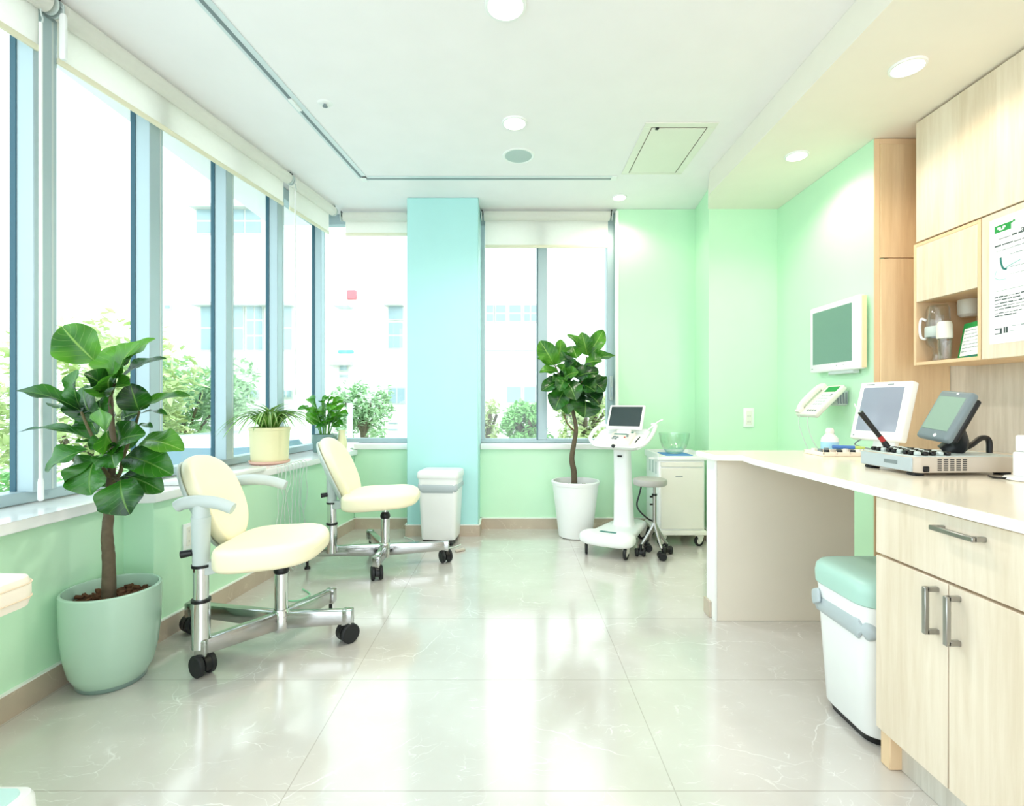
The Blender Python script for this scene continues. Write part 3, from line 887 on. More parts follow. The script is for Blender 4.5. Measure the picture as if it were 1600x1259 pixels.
def tree(name, label, cat, x, y, zc, rad, n, size, mat, seed, group=None, trunk=True):
    t = thing(name, label, cat, (x, y, GZ), group=group)
    if trunk:
        obj('trunk', tube(nb(), [(x, y, GZ), (x + .05, y, (GZ + zc) / 2), (x - .05, y + .05, zc)], lambda q: 0.12 - 0.06 * q, 10), M_['bark'], t)
        b = nb()
        for k in range(5):
            a = k * 1.3 + seed
            tube(b, [(x, y, zc - rad[2] * .6), (x + math.cos(a) * rad[0] * .4, y + math.sin(a) * rad[1] * .4, zc), (x + math.cos(a) * rad[0] * .7, y + math.sin(a) * rad[1] * .7, zc + rad[2] * .4)], 0.03, 6)
        obj('branches', b, M_['bark'], t)
    obj('foliage', foliage((x, y, zc), rad, n, size, seed), mat, t, smooth=False)
tree('tree', 'pale yellow green tree filling the nearest left window', 'tree', -6.85, 5.6, 0.65, (1.5, 1.3, 1.35), 4200, 0.085, M_['tree1'], 1)
tree('tree', 'broad pale tree behind the front potted fig', 'tree', -7.4, 8.9, 0.72, (1.6, 1.35, 1.7), 4600, 0.10, M_['tree1'], 2)
tree('tree', 'soft green tree standing above the parked car', 'tree', -7.6, 11.8, 0.7, (1.45, 1.2, 1.45), 3800, 0.11, M_['tree2'], 3)
tree('shrub', 'tall green shrub beside the pole outside the back left window', 'shrub', -2.9, 10.0, 0.75, (0.55, 0.5, 0.62), 2200, 0.06, M_['tree2'], 4)
tree('shrub', 'yellowish shrub in the lower left of the back sliding window', 'shrub', -0.42, 9.0, 0.62, (0.22, 0.3, 0.45), 900, 0.05, M_['tree1'], 5)
tree('shrub', 'green shrub in the middle of the back sliding window', 'shrub', 0.25, 8.5, 0.62, (0.40, 0.4, 0.42), 1800, 0.06, M_['tree3'], 6)
tree('shrub', 'light shrub seen through the fig trunk in the back sliding window', 'shrub', 1.22, 8.5, 0.68, (0.5, 0.4, 0.5), 2000, 0.06, M_['tree1'], 7)
tree('shrub', 'low bushes below the pale trees by the left window', 'shrub', -4.0, 4.75, -0.1, (0.85, 0.8, 0.5), 2200, 0.07, M_['tree3'], 8)

# pole and fence post by the shrub
o = obj('pole', cyl(nb(), (-2.95, 9.3, GZ), (-2.95, 9.3, 1.0), 0.05, n=14), M_['white'], loc=(-2.95, 9.3, GZ))
tag(o, 'short white pole in front of the shrub outside', 'pole')

# parked car
t = thing('car', 'pale parked car half hidden behind the window sill', 'car', (-4.4, 8.2, GZ), rz=1.52)
bm = loft(nb(), [(0.28, 1.9, 0.78, 0.3), (0.45, 2.0, 0.84, 0.35), (0.72, 2.0, 0.84, 0.35), (0.86, 1.92, 0.78, 0.35)])
obj('car_body', bm, plain('silver car paint', srgb(214, 222, 226), 0.2, metal=0.2), t, world=False)
bm = loft(nb(), [(0.85, 1.25, 0.74, 0.3), (1.2, 0.95, 0.64, 0.3, -0.05, 0), (1.32, 0.8, 0.58, 0.3, -0.05, 0)])
cb = obj('cabin', bm, plain('car roof', srgb(220, 226, 230), 0.2, metal=0.2), t, world=False)
bm = loft(nb(), [(0.9, 1.235, 0.752, 0.3), (1.17, 1.0, 0.668, 0.3, -0.05, 0)])
obj('window_glass', bm, plain('car glass', srgb(110, 136, 146), 0.1), cb, world=False)
for sx in (-1.25, 1.25):
    for sy in (-0.74, 0.74):
        w = nb(); cyl(w, (sx, sy - .1, 0.31), (sx, sy + .1, 0.31), 0.31, n=28)
        wh = obj('wheel', w, M_['rubber'], t, world=False)
        h = nb(); cyl(h, (sx, sy - .11, 0.31), (sx, sy + .11, 0.31), 0.19, n=20)
        obj('hub', h, M_['steel'], wh, world=False)
# ================================================================== CHAIRS, PLANTS, BINS ON THE LEFT
def caster(parent, x, y, r=0.034, rz=0.0, name='caster'):
    M = T(x, y, 0) @ Rz(rz)
    b = nb()
    # hood between the wheels, and the stem up into the leg
    pts = [(r * 1.02 * math.cos(a), r + r * 1.02 * math.sin(a)) for a in [math.radians(q) for q in range(-20, 201, 20)]]
    t = bmesh.new()
    A = [t.verts.new((p[0], -0.011, p[1])) for p in pts]; B = [t.verts.new((p[0], 0.011, p[1])) for p in pts]
    n = len(pts)
    t.faces.new(A); t.faces.new(B[::-1])
    for i in range(n): t.faces.new((A[i], A[(i + 1) % n], B[(i + 1) % n], B[i]))
    merge(b, t, M)
    t = bmesh.new(); cyl(t, (0.012, 0, r * 1.6), (0.012, 0, r * 2.0 + 0.03), 0.011, n=14); merge(b, t, M)
    c = obj(name, b, M_['black'], parent)
    for s in (-1, 1):
        w = nb()
        t = bmesh.new()
        lathe(t, [(0, -0.011), (r * .55, -0.0115), (r * .62, -0.008), (r * .9, -0.010), (r, -0.006), (r, 0.006), (r * .9, 0.010), (r * .5, 0.010), (0, 0.010)], n=28, M=Rx(90))
        merge(w, t, M @ T(0, s * 0.022, r))
        obj('wheel', w, M_['rubber'], c)
    return c


def bar(a, b, w, h, h1=None, bev=0.006):
    """flat sided leg from a to b, tapering in height"""
    a, b = Vector(a), Vector(b)
    d = b - a; L = d.length
    x = Vector((d.x, d.y, 0)).normalized(); y = Vector((-x.y, x.x, 0))
    h1 = h if h1 is None else h1
    t = bmesh.new()
    v = []
    for s, hh in ((0, h), (L, h1)):
        c = a + d * (s / L)
        for sy, sz in ((-1, -1), (1, -1), (1, 1), (-1, 1)):
            v.append(t.verts.new(c + y * (sy * w / 2) + Vector((0, 0, sz * hh / 2))))
    for q in ((0, 1, 2, 3), (7, 6, 5, 4), (0, 4, 5, 1), (1, 5, 6, 2), (2, 6, 7, 3), (3, 7, 4, 0)):
        t.faces.new([v[i] for i in q])
    bmesh.ops.bevel(t, geom=list(t.edges), offset=bev, segments=2, profile=0.5, affect='EDGES')
    return t


def clinic_chair(label, hub, legs, castered, post, seat, seat_rz, seat_half, back, back_half, arms, zl=0.105):
    t = thing('clinic_chair', label, 'chair', (hub[0], hub[1], 0), group='cream vinyl clinic chairs')
    for (x, y), c in zip(legs, castered):
        d = Vector((x - hub[0], y - hub[1], 0)); n = d.normalized()
        b = bar((hub[0], hub[1], zl), (x, y, zl), 0.040, 0.070, 0.056)
        merge(b, box(nb(), x - .022, x + .022, y - .022, y + .022, zl - 0.034, zl + .03, 0.006, 2))
        obj('leg', b, M_['chairmetal'], t)
        if c: caster(t, x, y, 0.040, rz=math.degrees(math.atan2(n.y, n.x)) + c)
        else:
            k = nb(); cyl(k, (x, y, 0.0), (x, y, 0.012), 0.018, 0.016); cyl(k, (x, y, 0.01), (x, y, 0.08), 0.008)
            obj('glide_foot', k, M_['black'], t)
    k = nb()
    cyl(k, (hub[0], hub[1], 0.07), (hub[0], hub[1], 0.30), 0.026, n=28)
    lathe(k, [(0.03, 0.06), (0.034, 0.07), (0.034, 0.14), (0.028, 0.15)], (hub[0], hub[1], 0), n=28)
    col = obj('column', k, M_['chrome'], t)
    k = nb(); lathe(k, [(0.0, 0.297), (0.026, 0.297), (0.030, 0.305), (0.029, 0.318), (0.02, 0.335), (0.0, 0.337)], (hub[0], hub[1], 0), n=28)
    obj('column_collar', k, M_['black'], col)
    k = nb(); cyl(k, (hub[0], hub[1], 0.33), (hub[0], hub[1], seat[2] - 0.07), 0.013, n=18)
    obj('gas_lift', k, M_['chrome'], col)
    sx, sy, sz = seat
    fwd = Vector((math.cos(seat_rz), math.sin(seat_rz), 0))
    # bearer under the seat, from the back post forward
    pz = sz - 0.085
    k = bar((post[0], post[1], pz - 0.01), (hub[0] + fwd.x * 0.06, hub[1] + fwd.y * 0.02, pz), 0.05, 0.05, 0.035)
    merge(k, box(nb(), hub[0] - .1, hub[0] + .12, hub[1] - .09, hub[1] + .05, pz + 0.005, pz + 0.022, 0.004, 1))
    obj('seat_bearer', k, M_['palegrey'], t)
    # seat pad
    def sd(p):
        r2 = (p.x / seat_half[0]) ** 2 + (p.y / seat_half[1]) ** 2
        front = max(0, p.x / seat_half[0])
        p.y *= 1 - 0.10 * (p.x / seat_half[0])
        if p.z > 0: p.z += -0.012 * (1 - r2) - 0.022 * front ** 3
        p.z += 0.012 * (p.x / seat_half[0])
        return p
    s = puff(nb(), seat_half[0], seat_half[1], 0.09, n=3.3, m=3.8, deform=sd, M=T(sx, sy, sz - 0.036) @ Matrix.Rotation(seat_rz, 4, 'Z'))
    obj('seat', s, M_['cream'], t)
    # back post with its sleeves
    px, py = post
    k = nb(); cyl(k, (px, py, 0.10), (px, py, 0.275), 0.031, n=26)
    po = obj('back_post', k, M_['chrome'], t)
    k = nb(); cyl(k, (px, py, 0.275), (px, py, sz - 0.08), 0.026, n=26)
    obj('post_tube', k, M_['chrome'], po)
    k = nb(); cyl(k, (px, py, 0.268), (px, py, 0.279), 0.033, n=26); cyl(k, (px, py, sz - 0.088), (px, py, sz - 0.078), 0.032, n=26)
    obj('post_ring', k, M_['black'], po)
    ptop = back[2] + (-0.02 if arms else 0.06)
    k = nb(); cyl(k, (px, py, sz - 0.08), (px, py, ptop), 0.028, 0.033, n=26)
    obj('post_sleeve', k, M_['palegrey'], po)
    # back pad
    bx, by, bz = back
    lean = 24
    def bd(p):
        p.z += 0.055 * (p.x / back_half[0]) ** 2 * 1.0 + 0.02 * (p.y / back_half[1]) ** 2
        w = 1 + 0.10 * (p.y / back_half[1])
        p.x *= w
        return p
    # local: x across, y up, z towards the sitter
    X = Vector((-fwd.y, fwd.x, 0)); Z = (fwd * math.cos(math.radians(lean)) + Vector((0, 0, math.sin(math.radians(lean))))); Y = Z.cross(X)
    MB = basis((bx, by, bz), X, Y, Z)
    k = puff(nb(), back_half[0], back_half[1], 0.06, n=2.35, m=2.6, deform=bd, M=MB)
    bp = obj('backrest', k, M_['cream'], t)
    k = puff(nb(), back_half[0] * 0.97, back_half[1] * 0.97, 0.022, n=2.35, m=2.6, deform=bd, M=MB @ T(0, 0, -0.036))
    obj('back_shell', k, M_['palegrey'], bp)
    k = nb()
    q = Vector((bx, by, bz)) - Z * 0.035
    tube(k, [(px, py, bz - 0.10), ((px + q.x) / 2, (py + q.y) / 2, bz - 0.09), q - Vector((0, 0, 0.08))], 0.016, 10)
    obj('back_bracket', k, M_['palegrey'], bp)
    k = nb(); cyl(k, (px - 0.02, py - 0.02, sz - 0.03), (px - 0.055, py - 0.03, sz - 0.035), 0.012, 0.014, n=16)
    obj('height_knob', k, M_['black'], po)
    for (ax, ay, az, Lf) in arms:
        k = nb()
        pts = [Vector((ax, ay, az)) + fwd * q * Lf + Vector((0, 0, h)) for q, h in ((-0.32, -0.012), (-0.2, 0.0), (0.1, 0.006), (0.42, -0.002), (0.68, -0.022))]
        tube(k, pts, lambda q: 0.024 * (1 - 0.2 * abs(q - .4)), 16, flat=1.0)
        a = obj('armrest', k, M_['palegrey'], t)
        k = nb()
        if abs(ax - px) < 0.08:
            cyl(k, (px, py, ptop - 0.02), (px, py, az - 0.010), 0.033, 0.024, n=20)
        else:
            tube(k, [(bx - 0.02, ay - 0.10, az - 0.05), (ax - 0.05, ay - 0.03, az - 0.03), (ax, ay, az - 0.004)], 0.015, 10)
        obj('arm_support', k, M_['palegrey'], a)
    return t


clinic_chair('front cream vinyl chair with two armrests and a chrome swivel base', (-0.955, 2.12),
             [(-1.138, 1.885), (-0.69, 2.15), (-1.395, 2.232), (-0.845, 2.385)], [100, 40, 70, 0],
             (-1.148, 1.89), (-0.915, 1.985, 0.484), 0.05, (0.182, 0.205), (-1.225, 2.07, 0.60), (0.150, 0.195),
             [(-1.165, 1.882, 0.632, 0.20), (-1.17, 2.27, 0.655, 0.24)])
clinic_chair('rear armless cream vinyl chair in front of the aqua column', (-0.775, 3.13),
             [(-0.766, 2.90), (-0.418, 3.22), (-1.235, 3.09), (-0.97, 3.5)], [20, 110, 0, 0],
             (-1.085, 3.085), (-0.765, 3.02, 0.482), 0.06, (0.215, 0.22), (-1.06, 3.10, 0.575), (0.185, 0.225), [])

# ------------------------------------------------------------------ front fig tree
def fig_pot(t, c, r0, r1, h, mat, wall=0.009):
    prof = [(0, 0.004), (r0 * 0.86, 0.004), (r0 * 0.98, 0.012), (r0 + (r1 - r0) * 0.45, h * 0.16), (r0 + (r1 - r0) * 0.75, h * 0.34), (r1 * 0.985, h * 0.6), (r1, h * 0.9), (r1, h - 0.004), (r1 - 0.004, h),
            (r1 - wall, h), (r1 - wall - 0.003, h - 0.006), (r1 - wall - 0.006, h * 0.6)]
    return obj('pot', lathe(nb(), prof, c, n=72), mat, t)


FC = Vector((-1.445, 1.85, 0))
t = thing('potted_fig_tree', 'large fiddle leaf fig in a sage green pot by the left window', 'plant', FC[:])
pt = fig_pot(t, FC, 0.105, 0.150, 0.338, M_['sage'])
obj('pot_foot', lathe(nb(), [(0, 0), (0.098, 0), (0.104, 0.006), (0.106, 0.018), (0.09, 0.02)], FC, n=60), plain('dark sage foot', srgb(126, 150, 142), 0.3), pt)
rnd = random.Random(5)
bm = lathe(nb(), [(0, 0.292), (0.06, 0.293), (0.13, 0.288), (0.136, 0.28)], FC, n=40)
for k in range(150):
    a, q = rnd.uniform(0, 6.28), 0.126 * math.sqrt(rnd.random())
    s = rnd.uniform(0.006, 0.013)
    box(bm, -s, s, -s * .6, s * .6, -s * .35, s * .35, 0.0015, 1, M=T(FC.x + q * math.cos(a), FC.y + q * math.sin(a), 0.297) @ Rz(rnd.uniform(0, 360)) @ Rx(rnd.uniform(-35, 35)) @ Ry(rnd.uniform(-35, 35)))
obj('soil', bm, M_['soil'], t)


def ck(cx, cy, dy, ox=0.0, oy=380.0, sc=3.1475, Y0=1.85):
    return P(ox + cx / sc, oy + cy / sc, Y0 + dy)


k = nb()
tr = [ck(535, 1690, 0.0), ck(535, 1560, 0), ck(527, 1430, -.01), ck(538, 1300, 0), ck(545, 1160, 0), ck(556, 1000, 0), ck(548, 860, 0.02), ck(545, 740, 0.01)]
tr[0] = Vector((tr[0].x, tr[0].y, 0.285))
rn = random.Random(3)
tube(k, tr, lambda q: 0.0225 * (1 - 0.72 * q) + 0.0007 * math.sin(q * 97 + 2 * math.sin(q * 31)), 14, 10)
tk = obj('trunk', k, M_['bark'], t)
k = nb()
for pts in ([(550, 1110, 0), (500, 1030, -.02), (465, 970, -.03), (430, 900, -.03), (400, 830, -.02)], [(548, 1180, 0), (590, 1130, .0), (605, 1060, .02), (640, 960, .03), (665, 900, .03), (685, 825, .02)],
            [(552, 1010, 0), (556, 980, -.05)], [(540, 1150, -.01), (470, 1060, -.05)], [(560, 1150, 0), (590, 1170, -.06)], [(545, 740, 0), (565, 690, -.01)], [(545, 750, 0), (480, 600, .01)]):
    tube(k, [ck(*p) for p in pts], lambda q: 0.0075 * (1 - 0.45 * q), 8)
obj('branches', k, plain('fig twig', srgb(92, 84, 52), 0.7, var=0.2, vscale=40), tk)
LV = [  # base, tip (in units of a close view), depth of base and tip, width, facing
    (468, 582, .01, 302, 408, -.03, .185, (0.1, -1, .35)),
    (580, 662, .0, 575, 500, .02, .17, (-.1, -1, .3)),
    (575, 668, -.02, 676, 486, -.02, .13, (-.4, -.9, .3)),
    (612, 604, .0, 757, 464, .05, .10, (-.3, -1, .5)),
    (592, 672, .02, 812, 560, .06, .10, (-.2, -.6, 1)),
    (546, 742, 0, 418, 640, -.08, .13, (.1, -.8, .8)),
    (546, 745, -.01, 560, 632, -.13, .16, (.2, -.8, .7)),
    (545, 742, 0, 628, 690, -.1, .11, (-.2, -.8, .9)),
    (398, 824, -.02, 80, 716, -.09, .115, (-.1, -.45, 1)),
    (402, 822, -.02, 372, 622, -.04, .135, (-.5, -1, .2)),
    (400, 832, 0, 268, 788, .1, .11, (0, -.5, 1)),
    (470, 880, .02, 402, 705, .05, .16, (-.2, -1, .4)),
    (490, 770, .05, 520, 870, .02, .15, (-.2, -1, .5)),
    (684, 824, .02, 640, 692, -.02, .13, (.4, -.9, .3)),
    (686, 822, .02, 930, 742, .06, .095, (-.1, -.5, 1)),
    (690, 838, .02, 822, 840, .0, .05, (0, -.2, 1)),
    (682, 834, .02, 592, 868, .04, .115, (.2, -1, .4)),
    (662, 906, .02, 748, 902, .0, .05, (0, -.3, 1)),
    (556, 992, -.05, 538, 852, -.16, .215, (0, -.95, .55)),
    (566, 1002, -.02, 702, 934, -.12, .15, (.1, -.9, .5)),
    (700, 972, .03, 897, 1012, -.02, .125, (.0, -.75, .9)),
    (462, 972, -.03, 92, 912, -.02, .07, (.0, -.2, 1)),
    (470, 990, -.02, 374, 978, -.08, .06, (0, -.4, 1)),
    (432, 1014, -.04, 218, 1118, -.10, .13, (-.3, -.9, .8)),
    (562, 1000, -.02, 446, 1012, -.10, .13, (-.1, -1, .6)),
    (560, 1010, -.02, 560, 1100, -.1, .13, (.1, -1, .4)),
    (622, 1044, .02, 842, 1132, -.02, .15, (.2, -.9, .8)),
    (466, 1064, -.05, 440, 1238, -.09, .20, (-.1, -1, .25)),
    (470, 1062, -.05, 320, 1204, -.02, .13, (-.4, -.9, .6)),
    (606, 1140, .0, 798, 1216, -.02, .13, (.2, -.85, .8)),
    (592, 1166, -.06, 632, 1332, -.10, .19, (.1, -1, .3)),
    (500, 1060, .05, 545, 1200, .08, .15, (0, -1, .4)),
    (560, 900, .05, 640, 1010, .08, .16, (.1, -1, .5)),
    (480, 940, .06, 440, 800, .12, .14, (0, -1, .3)),
]
k = nb(); ky_ = nb(); YOUNG = (0, 1, 2, 3, 6, 7, 14, 18, 20)
for i, (b0, b1, d0, t0, t1, d1, w, f) in enumerate(LV):
    leaf(ky_ if i in YOUNG else k, ck(b0, b1, d0), ck(t0, t1, d1), f, w * 0.9, droop=0.10, cup=0.34, wave=0.2, nl=12, nw=8)
obj('leaves', k, M_['leaf'], t, angle=80)
obj('young_leaves', ky_, M_['leafyoung'], t, angle=80)['label'] = 'bright young leaves'

# ------------------------------------------------------------------ rear fig tree
GC = Vector((0.476, 3.845, 0))
t = thing('potted_fig_tree', 'slender fig tree in a tapered white pot before the back window', 'plant', GC[:])
h = 0.42
obj('pot', lathe(nb(), [(0, 0.004), (0.118, 0.004), (0.125, 0.01), (0.172, h - .03), (0.178, h - .028), (0.182, h - .006), (0.178, h), (0.166, h), (0.164, h - .02), (0.155, h * .6)], GC, n=64), M_['white'], t)
obj('pot_feet', cyl(cyl(nb(), (GC.x - .09, GC.y - .06, 0), (GC.x - .09, GC.y - .06, .01), .012), (GC.x + .09, GC.y - .06, 0), (GC.x + .09, GC.y - .06, .01), .012), M_['black'], t)
bm = lathe(nb(), [(0, h - .045), (0.12, h - .048), (0.161, h - .05)], GC, n=40)
for q in range(80):
    a, r_ = rnd.uniform(0, 6.28), 0.15 * math.sqrt(rnd.random()); s = rnd.uniform(.005, .011)
    box(bm, -s, s, -s * .7, s * .7, -s * .4, s * .4, .001, 1, M=T(GC.x + r_ * math.cos(a), GC.y + r_ * math.sin(a), h - .043) @ Rz(rnd.uniform(0, 360)) @ Rx(rnd.uniform(-30, 30)))
obj('soil', bm, M_['soil'], t)
def c2(cx, cy, dy=0.0): return P(700 + cx / 2.998, 480 + cy / 2.998, 3.845 + dy)
k = nb()
tr = [c2(592, 830), c2(590, 770), c2(580, 710), c2(590, 640), c2(600, 570), c2(588, 500), c2(580, 440), c2(590, 340)]
tr[0].z = 0.36
tube(k, tr, lambda q: 0.024 * (1 - 0.6 * q), 12, 8)
tk = obj('trunk', k, M_['bark'], t)
k = nb()
for pts in ([(592, 580, 0), (560, 545, -.02), (545, 505, -.02)], [(585, 450, 0), (540, 360, .02), (500, 270, 0)], [(585, 430, 0), (640, 320, .02), (650, 230, 0)], [(582, 440, 0), (600, 380, -.08)]):
    tube(k, [c2(*p) for p in pts], lambda q: 0.008 * (1 - .4 * q), 8)
obj('branches', k, plain('fig twig two', srgb(110, 88, 60), 0.7), tk)
L2 = [(498, 272, 0, 432, 158, -.03, .20, (-.2, -1, .3)), (502, 270, 0, 532, 150, .03, .15, (.4, -1, .2)), (648, 226, 0, 562, 124, .0, .13, (0, -.7, .8)), (652, 224, -.02, 626, 118, -.06, .15, (-.1, -1, .3)),
      (654, 226, 0, 730, 106, .02, .16, (.2, -1, .3)), (602, 240, .03, 582, 180, .08, .2, (0, -1, .4)), (660, 232, 0, 700, 190, -.05, .1, (.2, -1, .6)), (645, 270, 0, 782, 222, .0, .15, (.1, -.7, .9)),
      (640, 268, -.02, 720, 250, -.1, .18, (0, -1, .7)), (500, 275, -.02, 420, 236, -.02, .12, (-.1, -.6, .9)), (516, 305, -.03, 430, 302, -.08, .13, (-.1, -.8, .8)), (530, 350, -.02, 438, 388, -.06, .17, (-.3, -1, .6)),
      (545, 330, -.08, 608, 302, -.16, .16, (.1, -1, .6)), (535, 300, -.08, 545, 268, -.14, .12, (0, -1, .6)), (600, 330, -.06, 705, 300, -.12, .2, (.2, -1, .7)), (640, 330, -.02, 700, 285, -.05, .16, (.3, -1, .7)),
      (660, 345, 0, 735, 392, -.04, .24, (.4, -1, .5)), (620, 360, -.06, 690, 392, -.12, .2, (.2, -1, .6)), (545, 390, -.06, 500, 480, -.1, .22, (-.3, -1, .4)), (545, 400, -.04, 562, 500, -.08, .17, (0, -1, .3)),
      (655, 410, 0, 712, 455, -.05, .2, (.3, -1, .5)), (645, 440, -.03, 640, 516, -.06, .27, (.1, -1, .2)), (560, 350, -.1, 600, 432, -.17, .2, (0, -1, .5)), (540, 345, -.05, 490, 345, -.12, .16, (-.2, -1, .7)),
      (580, 240, .0, 530, 250, -.08, .18, (-.1, -1, .7)), (560, 290, -.02, 600, 250, -.08, .2, (.1, -1, .6)), (555, 330, -.08, 520, 390, -.16, .15, (-.2, -1, .5))]
for q in range(16):
    a = rnd.uniform(0, 6.28); r_ = rnd.uniform(.2, 1)
    bx_, by_ = 585 + 60 * r_ * math.cos(a), 355 + 60 * r_ * math.sin(a)
    L2.append((bx_, by_, rnd.uniform(0, .1), bx_ + 70 * math.cos(a), by_ + 70 * math.sin(a), rnd.uniform(0, .14), .19, (math.cos(a) * .3, -1, .5)))
k = nb(); ky_ = nb()
for i, (b0, b1, d0, t0, t1, d1, w, f) in enumerate(L2):
    leaf(ky_ if i < 11 or i in (12, 13) else k, c2(b0, b1, d0), c2(t0, t1, d1), f, w * 0.82, droop=0.12, cup=0.36, wave=0.2, nl=10, nw=6)
obj('leaves', k, M_['leaf'], t, angle=80)
obj('young_leaves', ky_, M_['leafyoung'], t, angle=80)['label'] = 'bright young leaves'

# ------------------------------------------------------------------ plants on the sill
SZ = 0.627
SC = Vector((-1.50, 3.17, SZ))
t = thing('spider_plant', 'striped spider plant in a wide cream pot on the left sill', 'plant', SC[:])
obj('pot', lathe(nb(), [(0, 0.014), (0.10, 0.014), (0.106, 0.02), (0.116, 0.205), (0.119, 0.208), (0.119, 0.222), (0.116, 0.225), (0.107, 0.225), (0.105, 0.21), (0.1, 0.12)], SC, n=56), M_['potcream'], t)
obj('saucer', lathe(nb(), [(0, 0), (0.104, 0), (0.116, 0.008), (0.118, 0.02), (0.113, 0.02), (0.108, 0.01), (0, 0.008)], SC, n=48), M_['pink'], t)
obj('soil', lathe(nb(), [(0, 0.205), (0.08, 0.203), (0.104, 0.198)], SC, n=30), M_['soil'], t)
k = nb(); rn = random.Random(21)
for i in range(150):
    a = rn.uniform(0, 6.28); q = rn.random()
    L = 0.13 + 0.17 * q
    up = 0.14 * (1 - q) + rn.uniform(.0, .06)
    b0 = SC + Vector((math.cos(a) * .05 * rn.random(), math.sin(a) * .05 * rn.random(), 0.205))
    tp = b0 + Vector((math.cos(a) * L * (0.55 + .5 * q), math.sin(a) * L * (0.55 + .5 * q) * 0.95, up))
    if tp.x < wline(tp.y) + 0.02: tp.x = wline(tp.y) + 0.02
    leaf(k, b0, tp, (math.cos(a) * .3, math.sin(a) * .3, 1), rn.uniform(.018, .028), droop=0.36, cup=0.35, shape='blade', nl=9, nw=4)
obj('leaves', k, M_['blade'], t, angle=80)

PC = Vector((-1.435, 3.93, SZ))
t = thing('sill_plant', 'bushy glossy green plant in a smoky glass pot in the window corner', 'plant', PC[:])
obj('pot', loft(nb(), [(0, .068, .068, .02), (0.006, .072, .072, .022), (0.13, .078, .078, .022), (0.134, .076, .076, .02), (0.134, .071, .071, .018), (0.12, .07, .07, .018)], M=T(PC), cap1=True), plain('smoky grey glass pot', srgb(112, 140, 136), 0.15), t)
obj('soil', loft(nb(), [(0.118, .069, .069, .018), (0.1225, .069, .069, .018)], M=T(PC)), M_['soil'], t)
k = nb(); st = nb(); rn = random.Random(8)
for i in range(15):
    a = i * 2.4; q = math.sqrt((i + .5) / 15)
    top = PC + Vector((math.cos(a) * .14 * q, math.sin(a) * .11 * q, 0.45 - .17 * q + rn.uniform(-.03, .04)))
    b0 = PC + Vector((math.cos(a) * .03, math.sin(a) * .03, .12))
    tube(st, [b0, (b0 + top) / 2 + Vector((0, 0, .03)), top], 0.004, 6)
    for j in range(4):
        aa = a + rn.uniform(-1.6, 1.6); f = 0.45 + 0.18 * j
        p0 = b0.lerp(top, min(1, f))
        tp = p0 + Vector((math.cos(aa) * .085, math.sin(aa) * .07, rn.uniform(-.01, .07)))
        if tp.x < wline(tp.y) + 0.03: tp.x = wline(tp.y) + 0.03
        leaf(k, p0, tp, (math.cos(aa) * .2, -.6 + math.sin(aa) * .2, 1), .08, droop=0.15, cup=.25, wave=.1, shape='oval', nl=7, nw=4)
obj('stems', st, plain('green stem', srgb(90, 150, 60), .5), t)
obj('leaves', k, M_['leaf2'], t, angle=80)

VC = Vector((-1.315, 3.96, SZ))
t = tag(obj('vase', lathe(nb(), [(0, 0), (0.03, 0), (0.034, 0.01), (0.04, 0.06), (0.03, 0.11), (0.022, 0.14), (0.028, 0.165), (0.023, 0.165), (0.018, 0.14), (0.024, 0.11)], VC, n=36), M_['potcream'], loc=VC[:]),
        'small cream vase on the sill beside the bushy corner plant', 'vase')

# thin boards and cables at the sill
bm = nb()
prism(bm, [(-1.60, 2.30), (-1.425, 2.30), (-1.36, 2.84), (-1.53, 2.86)], SZ + 0.001, SZ + 0.022, 0.004, 2)
tag(obj('shelf_board', bm, M_['sill'], loc=(-1.48, 2.58, SZ)), 'white board lying on the left sill behind the front chair', 'board')
rn = random.Random(17)
for i in range(9):
    yy = 2.96 + i * 0.040
    x0 = -1.487 + 0.117 * (yy - 2.125)
    k = nb()
    pts = [(x0 - 0.006, yy, SZ + .004), (x0 + 0.024, yy, SZ + .006), (x0 + 0.036, yy + .004, SZ - 0.03)]
    for j in range(1, 7):
        pts.append((x0 + 0.028 + rn.uniform(-.006, .012), yy + rn.uniform(-.02, .02), SZ - 0.03 - j * 0.075))
    pts += [(x0 + 0.035, yy + .01, 0.14), (x0 + 0.04, yy, 0.03), (x0 + 0.07, yy - .02, 0.004)]
    tube(k, pts, 0.0028, 6, 5)
    tag(obj('cable', k, M_['cable'], loc=(x0 + .03, yy, SZ)), 'thin pale cable hanging from the left sill under the spider plant', 'cable', 'cables hanging from the sill')

# ------------------------------------------------------------------ white bin by the column
def bag_loop(hw, hd, r, z, amp, n=10, drop=0.0):
    """a gathered strip of liner hanging round the bin"""
    t = bmesh.new(); prev = None
    ring_pts = rr(hw, hd, r, n)
    rows = []
    rn_ = random.Random(4)
    jit = [rn_.uniform(-1, 1) for _ in ring_pts]
    for zz, g in ((0.018, 0.001), (0.012, 0.006), (0.0, 0.009), (-0.014, 0.010), (-0.024, 0.006), (-0.028, 0.001)):
        rows.append([t.verts.new((x * (1 + g / hw), y * (1 + g / hd), z + zz * (1 + 0.45 * jit[i]) - amp * (1 - (x / hw) ** 2) * (1 if y < 0 else .4) + drop * y / hd)) for i, (x, y) in enumerate(ring_pts)])
    m = len(ring_pts)
    for A, B in zip(rows, rows[1:]):
        for q in range(m): t.faces.new((A[q], A[(q + 1) % m], B[(q + 1) % m], B[q]))
    return t


